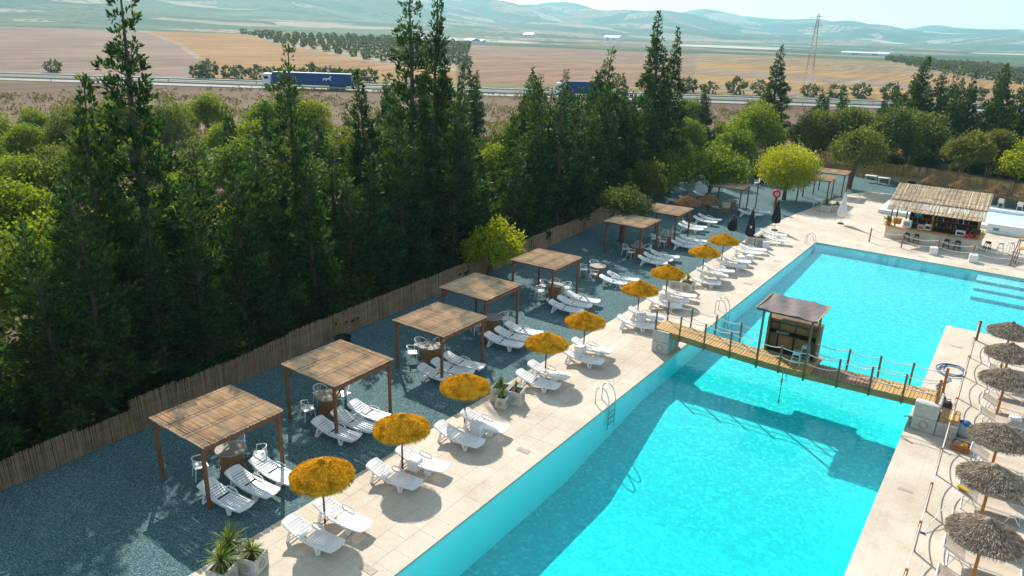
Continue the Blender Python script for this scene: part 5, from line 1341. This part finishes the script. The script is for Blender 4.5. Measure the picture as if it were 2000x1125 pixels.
ex = thing('fire_extinguisher', 'red fire extinguisher hanging on the tree trunk under the sixth pergola', 'fire extinguisher', (-22.72, 46.2, .55)); MB().lathe([(.11, 0), (.12, .03), (.12, .62), (.06, .72), (.03, .8)], 14).build('body', M['red'], ex, True); MB().bevbox((0, 0, .82), (.16, .05, .06), .01).build('valve', M['black'], ex); MB().tube([(.05, 0, .80), (.16, -.02, .6), (.13, -.02, .25)], .018, 6).build('hose', M['black'], ex)
wp_ = MB().tube([(-19.0, 64.6, -.03), (-19.0, 64.6, 2.3)], .05, 7).build('wooden_pole', M['post_wood']); tag(wp_, 'bare dark wooden pole standing just right of the lone pergola', 'pole')
cs = thing('crate_seat', 'pale crate shaped seat on the open gravel below the lone pergola', 'seat', (-20.5, 61.2, -.035), .3); MB().bevbox((0, 0, .22), (.7, .6, .42), .02).build('body', M['spool'], cs); MB().bevbox((0, .27, .62), (.7, .08, .45), .02).build('backrest', M['cream'], cs); MB().bevbox((0, -.02, .46), (.62, .5, .06), .02).build('cushion', M['cream'], cs)
# ------------------------------------------------------------------ trees
def ordl(i): return ORD[i] if i < len(ORD) else str(i+1)+'th'
rt = random.Random(5)
# the tall ones, each told apart by its shape and place
TL = [('T', 3, -28.4, 13.0, 12.2, 'dark pointed cypress just left of the tallest tree at the left', .85), ('T', 1, -29.6, 15.4, 15.9, 'very tall ragged cypress at the left, its sparse top leaving the picture', 1.0),
      ('T', 2, -29.8, 23.3, 13.4, 'tall thin cypress left of the blue lorry, its bare trunk showing through', .8), ('T', 3, -31.5, 29.5, 11.9, 'cypress just right of the blue lorry, a double pointed top', .8),
      ('T', 1, -31.6, 33.6, 17.2, 'tallest ragged cypress, the left one of the pair at the middle of the picture', .95), ('T', 0, -32.6, 37.2, 16.9, 'tallest cypress, the right one of the pair at the middle of the picture', .8),
      ('T', 3, -33.5, 40.8, 11.9, 'slender cypress just right of the tallest pair', .6), ('T', 3, -31.0, 46.3, 10.8, 'broad bluish cypress in the middle of the dense row', 1.25),
      ('T', 2, -32.0, 60.0, 13.1, 'pointed cypress left of the great dark pair near the yard end', 1.0), ('T', 0, -31.0, 67.0, 16.3, 'great dark cypress, left of the pair by the far end of the reed fence', 1.05),
      ('T', 0, -31.2, 71.6, 15.0, 'great dark cypress, right of the pair by the far end of the reed fence', .95), ('T', 0, -29.0, 100.0, 13.6, 'dark pointed cypress left of the lattice pylon', 1.25),
      ('T', 3, -13.3, 108, 12.9, 'leftmost dark cypress behind the golden fence', 1.15), ('T', 2, -10.9, 107.5, 12.0, 'second dark cypress from the left behind the golden fence', 1.0),
      ('T', 0, -7.4, 106, 11.5, 'third dark cypress from the left behind the golden fence', 1.0), ('T', 3, -4.3, 105, 12.5, 'fourth dark cypress from the left behind the golden fence', .9),
      ('T', 2, -.8, 105, 11.6, 'rightmost dark cypress behind the golden fence', 1.1), ('M', 0, -21.2, 103, 9.0, 'low dark cypress between the pylon and the golden fence trees', .9), ('M', 2, -23.6, 106, 8.0, 'narrow low cypress just right of the pointed one by the pylon', .8),
      ('M', 1, -9.0, 112, 10.2, 'dark cypress filling the gap behind the third fence cypress', 1.2), ('M', 1, -2.4, 111, 10.6, 'dark cypress filling the gap at the right behind the fence', 1.2), ('M', 0, 3.4, 104, 11, 'dark cypress at the right edge behind the fence', 1.1), ('M', 1, -16.5, 111, 9.2, 'dark low cypress left of the fence cypresses', 1.2)]
for kd, ix, x, y, h, lab, wd in TL: conif(kd, ix, x, y, h, lab, 'tall cypress trees', wd)
i = 0; y = -6.0
while y < 65:
    h = float(np.interp(y, [-6, 8, 12, 20, 27, 32, 45, 60, 66], [7.4, 7.8, 8.6, 8.7, 9.0, 9.9, 9.8, 9.8, 10]))*rt.uniform(.82, 1.10)
    if 34.6 < y < 40: h *= .72
    if not 55.0 < y < 57.5:
        conif('M', rt.randrange(4), float(fence_x(y))-1.7-rt.uniform(-.3, .9), y+rt.uniform(-.5, .5), h, 'dark cypress right behind the reed fence, %s along it counting from the camera' % ordl(i), 'cypress row right behind the reed fence', rt.uniform(.95, 1.25)); i += 1
    y += 2.15
i = 0; y = -4.0
while y < 66:
    h = float(np.interp(y, [-6, 8, 12, 20, 27, 32, 45, 60, 66], [7.6, 8.0, 8.6, 8.8, 9.3, 10.2, 10.2, 10.2, 10.4]))*rt.uniform(.82, 1.15)
    conif('M', rt.randrange(4), float(fence_x(y))-4.6-rt.uniform(-.8, 1.6), y+rt.uniform(-.9, .9), h, 'cypress in the second row behind the reed fence, %s counting from the camera' % ordl(i), 'second row of cypress trees', rt.uniform(1.0, 1.3)); i += 1
    y += 4.2
BK = [(-14.5, 117, 10), (-10.5, 119, 11), (-5.5, 116, 11), (0.8, 113, 11.5), (-18.5, 116, 8.5), (-26, 112, 8), (-44, 51, 11.2), (-42, 62, 10.2), (-46, 70, 10), (-40, 77, 10), (-48, 60, 10.8), (-51, 76, 10.2), (-38, 68, 10.2), (-58, 38.5, 7.6), (-56, 41, 7.8), (-54, 48.5, 6.6), (-47, 39, 7.6), (-45, 46, 9.6), (-37.5, 56, 10), (-36.5, 81, 9.5), (-60, 60, 9), (-62, 72, 9.2), (-55, 90, 9.5), (-47, 92, 9.4), (-36, 93, 8.2), (-66, 84, 9.0)]
BK.sort(key=lambda q: math.atan2(q[0], q[1]))
for i, (x, y, h) in enumerate(BK): conif('M', rt.randrange(4), x, y, h, 'cypress standing apart behind the main row, %s from the left' % ordl(i), 'scattered cypress trees behind the row', rt.uniform(.85, 1.15))

LT = [broad_meshes(6.6, 3.0, 10500, M['leaf_light'], .20, 22, .20), broad_meshes(6.2, 2.7, 9500, M['leaf_light'], .18, 20, .20), broad_meshes(6.8, 3.1, 10500, M['leaf_mid'], .20, 22, .19)]
BR = [(-40, 10, 0), (-46, 16.5, 1), (-37.5, 4.5, 0), (-44, 24, 1), (-38, 19, 0), (-43, 33, 2), (-39, 28.5, 1), (-46.5, 42, 2), (-40, 44, 0), (-38, 51, 1), (-42, 57, 2), (-36.5, 61.5, 0), (-51, 30, 1), (-52, 51, 2), (-45, 66, 0), (-40, 72, 2), (-56, 64, 1), (-50, 8, 1), (-54, 20, 0), (-34.8, 13, 1), (-34.5, 24.5, 0), (-35.5, 38.5, 0), (-34, 52, 1), (-35, 66.5, 1), (-33, 77, 2), (-45, -2, 0), (-58, 2, 1), (-34, 84, 0), (-44, 82, 1), (-52, 99, 2), (-42, 104, 0), (-34, 108, 2), (-62, 13, 1), (-60, 27, 2)]
for q in range(26):
    an = math.atan((-70+q*28-1000)/1419); d = rt.uniform(58, 104); BR.append((d*math.sin(an-YAW), d*math.cos(an-YAW), rt.choice((0, 1, 1, 2))))
BR.sort(key=lambda q: math.atan2(q[0], q[1]))
kindn = ['bright green leafy tree', 'light green bushy tree', 'grey green leafy tree']
for i, (x, y, k_) in enumerate(BR):
    plant_tree(LT[k_], 'leafy_tree', '%s growing among the cypresses, %s leafy one from the left' % (kindn[k_], ordl(i)), 'tree', (x, y, -.08), rt.uniform(0, 6.28), rt.uniform(.82, 1.12), None, 'leafy trees among the cypresses')
def single(nm, lab, x, y, h, r, mat, nl, lsize=.15, th=.32, lean=(0, 0), rz=0, lumps=20, flat=.8, z=-.04, hollow=.55, forks=5, ball=False):
    return plant_tree(broad_meshes(h, r, nl, M[mat], th, lumps, lsize, flat, forks, lean, hollow=hollow, ball=ball), nm, lab, 'bush' if 'bush' in nm or 'shrub' in nm else 'tree', (x, y, z), rz)
single('leafy_tree', 'small light green tree leaning over the fence at the fifth pergola', -25.2, 33.4, 4.1, 2.05, 'leaf_lime', 7000, .17, .28, (.3, 0), lumps=19)
single('leafy_tree', 'small leafy tree with a thick trunk behind the sixth pergola', -22.95, 46.5, 4.6, 2.25, 'leaf_mid', 7500, .15, .40, (-.2, .3), lumps=20)
single('leafy_tree', 'spreading light green tree above the brown straw hats and white cabin', -22.7, 62.6, 5.3, 3.9, 'leaf_light', 9500, .23, .42, (0, .3), lumps=24, flat=.6)
single('oleander_bush', 'tall oleander bush at the far end of the reed fence', -27.0, 58.5, 4.8, 2.3, 'leaf_mid', 7000, .18, .12, lumps=20)
single('oleander_bush', 'second tall bush in front of the white cabin trees', -28.0, 63.5, 5.0, 2.4, 'leaf_light', 7000, .18, .14, lumps=20)
single('clipped_bush', 'dark rounded bush just left of the lime green tree', -22.9, 78.2, 3.3, 1.5, 'leaf_dark', 9000, .13, .04, lumps=24, flat=1.0, ball=True)
single('round_tree', 'round clipped lime green tree on the gravel', -18.1, 70.2, 4.85, 2.7, 'leaf_lime', 22000, .15, .33, lumps=34, flat=.9, hollow=.7, ball=True)
single('leafy_tree', 'olive green tree with a leaning dark trunk by the golden fence', -14.7, 89.5, 8.0, 3.7, 'leaf_mid', 9500, .26, .36, (1.2, .4), lumps=22)
single('leafy_tree', 'olive green tree whose trunk stands behind the farthest pergola', -14.6, 81.0, 6.4, 3.0, 'leaf_mid', 8500, .23, .42, (.3, 0), lumps=21)
single('leafy_tree', 'large grey green tree behind the golden fence, left of the shaded armchairs', -11.4, 97.5, 8.0, 4.1, 'leaf_mid', 10000, .26, .30, lumps=23)
single('leafy_tree', 'yellowing tree with a pale leaning trunk at the golden fence', -5.9, 87.6, 6.6, 2.6, 'leaf_yellow', 7500, .23, .46, (.6, .4), lumps=20)
single('leafy_tree', 'yellowish tree right of the one with a pale leaning trunk', -3.4, 93.5, 6.6, 2.5, 'leaf_yellow', 7500, .23, .34, lumps=20)
single('leafy_tree', 'bright lime green tree at the right edge behind the golden fence', -.6, 92.0, 5.8, 3.0, 'leaf_lime', 9000, .23, .30, lumps=21)
single('leafy_tree', 'light green tree behind the round lime tree', -22.6, 97.5, 7.2, 3.4, 'leaf_mid', 8500, .26, .25, lumps=21)
single('leafy_tree', 'bright green tree left of the dark pointed cypress by the pylon', -28.2, 91.0, 7.4, 3.8, 'leaf_light', 9500, .26, .25, lumps=22)
single('leafy_tree', 'green tree at the far end of the yard, left of the dark rounded bush', -27.0, 80.5, 5.6, 2.9, 'leaf_light', 8000, .22, .25, lumps=20)
single('leafy_tree', 'pale green tree right of the narrow low cypress', -18.6, 99.5, 7.8, 3.6, 'leaf_mid', 8500, .26, .28, lumps=21)
single('leafy_tree', 'leafy tree closing the view at the right edge behind the fence cypresses', 3.6, 97.0, 7.0, 3.2, 'leaf_light', 8000, .26, .28, lumps=21)

# low undergrowth that closes the gaps under the trees
SHB = [broad_meshes(2.2, 1.5, 3200, M['leaf_dark'], .06, 14, .17), broad_meshes(2.6, 1.6, 3400, M['leaf_mid'], .06, 14, .17), broad_meshes(1.9, 1.4, 3000, M['leaf_light'], .06, 13, .17)]
SP = []
for q in range(34): SP.append((-25+q*.93+rt.uniform(-.8, .8), 95.5+rt.uniform(-1.5, 1.5)+(6 if q % 2 else 15)+(4 if q*.93-25 < -17 else 0), rt.choice((0, 0, 1))))
for q in range(26): SP.append((rt.uniform(-46, -30), rt.uniform(74, 112), rt.choice((0, 1, 2))))
for q in range(22): SP.append((-30.5-rt.uniform(0, 5), -4+q*3.1, rt.choice((0, 1, 1))))
SP = [p for p in SP if p[0] < fence_x(min(p[1], 95))-1.5 or p[1] > 97]
for q in range(19): SP.append((float(fence_x(-4+q*2.0))-1.75-rt.uniform(0, .8), -4+q*2.0+rt.uniform(-.5, .5), rt.choice((0, 0, 1))))
for q in range(6): SP.append((float(fence_x(2+q*1.7))-3.6-rt.uniform(0, 1.5), 2+q*1.7, 0))
SP.sort(key=lambda p: math.atan2(p[0], p[1]))
for i, (x, y, k_) in enumerate(SP): plant_tree(SHB[k_], 'shrub', '%s under the trees beyond the fences, %s shrub from the left' % (('dark low shrub', 'olive green low shrub', 'light green low shrub')[k_], ordl(i)), 'shrub', (x, y, -.08), rt.uniform(0, 6.28), rt.uniform(.75, 1.35), None, 'low shrubs under the trees')

# dry scrub on the bank between the trees and the highway, and low weeds under the trees
def scrub(n, seed):
    rg = np.random.default_rng(seed); P = []; D = []; L = []
    cnt = 0
    while cnt < n:
        an = rg.uniform(-.72, .55); d = rg.uniform(46, 182)
        if math.sin(an*37+d*.11)+math.sin(d*.23+an*9)+rg.normal()*.6 < -.2: continue
        x = d*math.sin(an-YAW); y = d*math.cos(an-YAW)
        if x > fence_x(min(y, 95))-2.0 and y < 100: continue
        if x > -16 and y < 115: continue
        s = rg.uniform(.25, .75)*(1.2 if d > 100 else .8); k_ = 9
        P.append(np.stack([x+rg.normal(size=k_)*s*.5, y+rg.normal(size=k_)*s*.5, np.abs(rg.normal(size=k_))*s*.35-.06], 1)); D.append(rg.normal(size=(k_, 3))*.7+np.array([0, 0, .9])); L.append(rg.uniform(.3, .8, k_)*s); cnt += 1
    V, F = leaf_quads(np.vstack(P), np.vstack(D), np.concatenate(L), np.concatenate(L)*.6)
    o = link('scrub', leaf_mesh('scrub', V, F, M['leaf_scrub'])); tag(o, 'dry brown scrub on the bank below the highway', None, None, 'stuff')
scrub(5200, 3)
fl = []
rg = np.random.default_rng(9)
P = np.stack([rg.uniform(-26, -13.2, 500), rg.uniform(7, 55, 500), np.full(500, -.028)], 1); keep = (P[:, 0] > fence_x(P[:, 1])+.2) & (P[:, 0] < -16.2); P = P[keep]
V, F = leaf_quads(P, rg.normal(size=P.shape)*np.array([1, 1, .12])+np.array([0, 0, .06]), rg.uniform(.04, .09, len(P)), rg.uniform(.02, .045, len(P)))
tag(link('fallen_leaves', leaf_mesh('fallen_leaves', V, F, M['leaf_scrub'])), 'fallen leaves scattered on the gravel', None, None, 'stuff')

# olive trees along the highway and in the groves
def olive_mesh(seed):
    rg = np.random.default_rng(seed); n = 190
    d = rg.normal(size=(n, 3)); d /= np.linalg.norm(d, axis=1, keepdims=True)
    P = d*rg.uniform(.6, 1.0, (n, 1))*np.array([1.75, 1.75, 1.25])+np.array([0, 0, 1.75])+.25*np.sin(d*5+seed)
    V, F = leaf_quads(P, d+rg.normal(size=(n, 3))*.6, rg.uniform(.6, 1.2, n), rg.uniform(.4, .75, n))
    V = np.vstack([V, [[-.15, 0, 0], [.15, 0, 0], [.12, 0, 1.2], [-.12, 0, 1.2], [0, -.15, 0], [0, .15, 0], [0, .12, 1.2], [0, -.12, 1.2]]]); k_ = len(F)*4
    F = np.vstack([F, [[k_, k_+1, k_+2, k_+3], [k_+4, k_+5, k_+6, k_+7]]])
    return V, F
OV = [olive_mesh(s) for s in range(4)]; OM = [leaf_mesh('olive_crown', v, f, M['leaf_olive']) for v, f in OV]
def olive(x, y, s, label, group):
    o = link('olive_tree', rt.choice(OM), None, (x, y, float(terrain_h(x, y, False))-.05), rt.uniform(0, 6.28)); o.scale = (s, s, s*rt.uniform(.9, 1.1)); return tag(o, label, 'tree', group)
k_ = 0
for t in (-62.5, -22, -19, -15.5, -11, -7, -2.2, 2.4, 6.5, 9.2, 13, 16.5, 20, 24, 112, 118, 125, 131, 138, 146, 153, 160, 168, 175, 183, 190):
    p = RP+RD*(t+rt.uniform(-.6, .6))+RN*(25.5+rt.uniform(-1.5, 2)); olive(p.x, p.y, rt.uniform(.95, 1.35), 'round green bush beside the highway, %s from the left' % ordl(k_), 'bushes beside the highway'); k_ += 1
cand = []
def inside_left(X, d): return 485 < X < 905 and float(np.interp(X, [480, 560, 740, 900], [565, 405, 288, 272])) < d < 565
def inside_right(X, d):
    top = float(np.interp(X, [1680, 2000], [800, 450])); bot = float(np.interp(X, [1680, 1750, 2000, 2100], [640, 470, 340, 320])); return 1680 < X < 2060 and bot < d < top
for ax in range(-60, 61):
    for ay in range(-60, 61):
        u = Vector((ax*11.2, ay*11.2, 0)); ca, sa = math.cos(.42), math.sin(.42)
        x = ca*u.x-sa*u.y-150+rt.uniform(-.9, .9); y = sa*u.x+ca*u.y+400+rt.uniform(-.9, .9)
        d = math.hypot(x, y); an = math.atan2(x, y)+YAW
        if abs(an) > .8: continue
        X = 1000+1419*math.tan(an)
        if inside_left(X, d): cand.append((d, x, y, 'L'))
        elif inside_right(X, d): cand.append((d, x, y, 'R'))
cand.sort()
for d, x, y, w in cand[:270]:
    if w == 'L': olive(x, y, rt.uniform(.75, 1.05), 'small silvery olive tree in the grove on the slope beyond the highway', 'olive trees of the left hillside grove')
    else: olive(x, y, rt.uniform(.95, 1.25), 'small dark olive tree in the grove on the right hand fields', 'olive trees of the right grove')
rest = cand[270:]
if rest:
    Vs = []; Fs = []; o_ = 0
    for d, x, y, w in rest:
        v, f = OV[rt.randrange(4)]; v = v[::1]*rt.uniform(.9, 1.2)+np.array([x, y, float(terrain_h(x, y, False))-.05]); Vs.append(v); Fs.append(f+o_); o_ += len(v)
    tag(link('olive_grove', leaf_mesh('olive_grove', np.vstack(Vs), np.vstack(Fs), M['leaf_olive'])), 'farther rows of olive trees in the groves', None, None, 'stuff')
print('olives', len(cand))

# ------------------------------------------------------------------ pylon and farm buildings
px_, py_ = -65.7, 262.0; pz = float(terrain_h(px_, py_, False))
py = thing('lattice_pylon', 'tall red and white lattice pylon standing in the ochre field', 'pylon', (px_, py_, pz), .4); HP = 23.0
def pw(z): return 1.15*(1-z/HP)**1.1+.26
lv = [HP*(1-(1-i/13)**1.05) for i in range(14)]
for sx in (-1, 1):
    for sy_ in (-1, 1): MB().tube([(sx*pw(z), sy_*pw(z), z) for z in lv], .06, 4).build('leg', M['pylon'], py)
for a, b_ in zip(lv[:-1], lv[1:]):
    m = MB()
    for k_ in range(4):
        c_, s_ = math.cos(k_*math.pi/2), math.sin(k_*math.pi/2)
        def q(u, v, z): return (u*c_-v*s_, u*s_+v*c_, z)
        m.bar(q(-pw(a), pw(a), a), q(pw(b_), pw(b_), b_), .045, .045); m.bar(q(pw(a), pw(a), a), q(-pw(b_), pw(b_), b_), .045, .045); m.bar(q(-pw(b_), pw(b_), b_), q(pw(b_), pw(b_), b_), .045, .045)
    m.build('bracing', M['pylon'] if int(a/5) % 2 else M['white_paint'], py)
MB().bar((-2.4, 0, HP-1.2), (2.4, 0, HP-.6), .16, .16).build('cross_arm', M['grey'], py); MB().bar((-1.6, 0, HP-4), (1.9, 0, HP-3.6), .16, .16).build('cross_arm', M['grey'], py)
MB().tube([(0, 0, HP), (0, 0, HP+1.2)], .05, 5).build('mast', M['grey'], py)
def farm(X, d, w, l, h, roofmat, label):
    an = math.atan((X-1000)/1419); x = d*math.sin(an-YAW); y = d*math.cos(an-YAW); z = float(terrain_h(x, y, False))-.2
    r = thing('farm_building', label, 'farm building', (x, y, z), -YAW+an+.2)
    MB().box((0, 0, h/2), (w, l, h)).build('wall', M['white_paint'], r)
    MB().add([(-w/2-.3, -l/2-.3, h), (w/2+.3, -l/2-.3, h), (w/2+.3, 0, h*1.45), (-w/2-.3, 0, h*1.45), (w/2+.3, l/2+.3, h), (-w/2-.3, l/2+.3, h)], [(0, 1, 2, 3), (3, 2, 4, 5), (0, 3, 5), (1, 4, 2)]).build('roof', M[roofmat], r)
    MB().box((-w*.2, -l/2-.03, h*.4), (w*.14, .06, h*.8)).build('door', M['grey'], r)
    MB().box((w*.22, -l/2-.03, h*.55), (w*.12, .06, h*.3)).build('window', M['black'], r)
farm(912, 640, 15, 8, 3.6, 'grey', 'long dark roofed farm shed out in the middle fields'); farm(931, 690, 6, 5, 3.2, 'white_paint', 'tiny white hut beside the dark roofed farm shed')
farm(1018, 1500, 34, 12, 6, 'white_paint', 'white farmstead far off on the valley side, left one'); farm(1172, 1500, 40, 14, 7, 'white_paint', 'white farmstead far off on the valley side, right one')
farm(1640, 1150, 60, 16, 3, 'white_paint', 'long pale greenhouses far off behind the pylon')
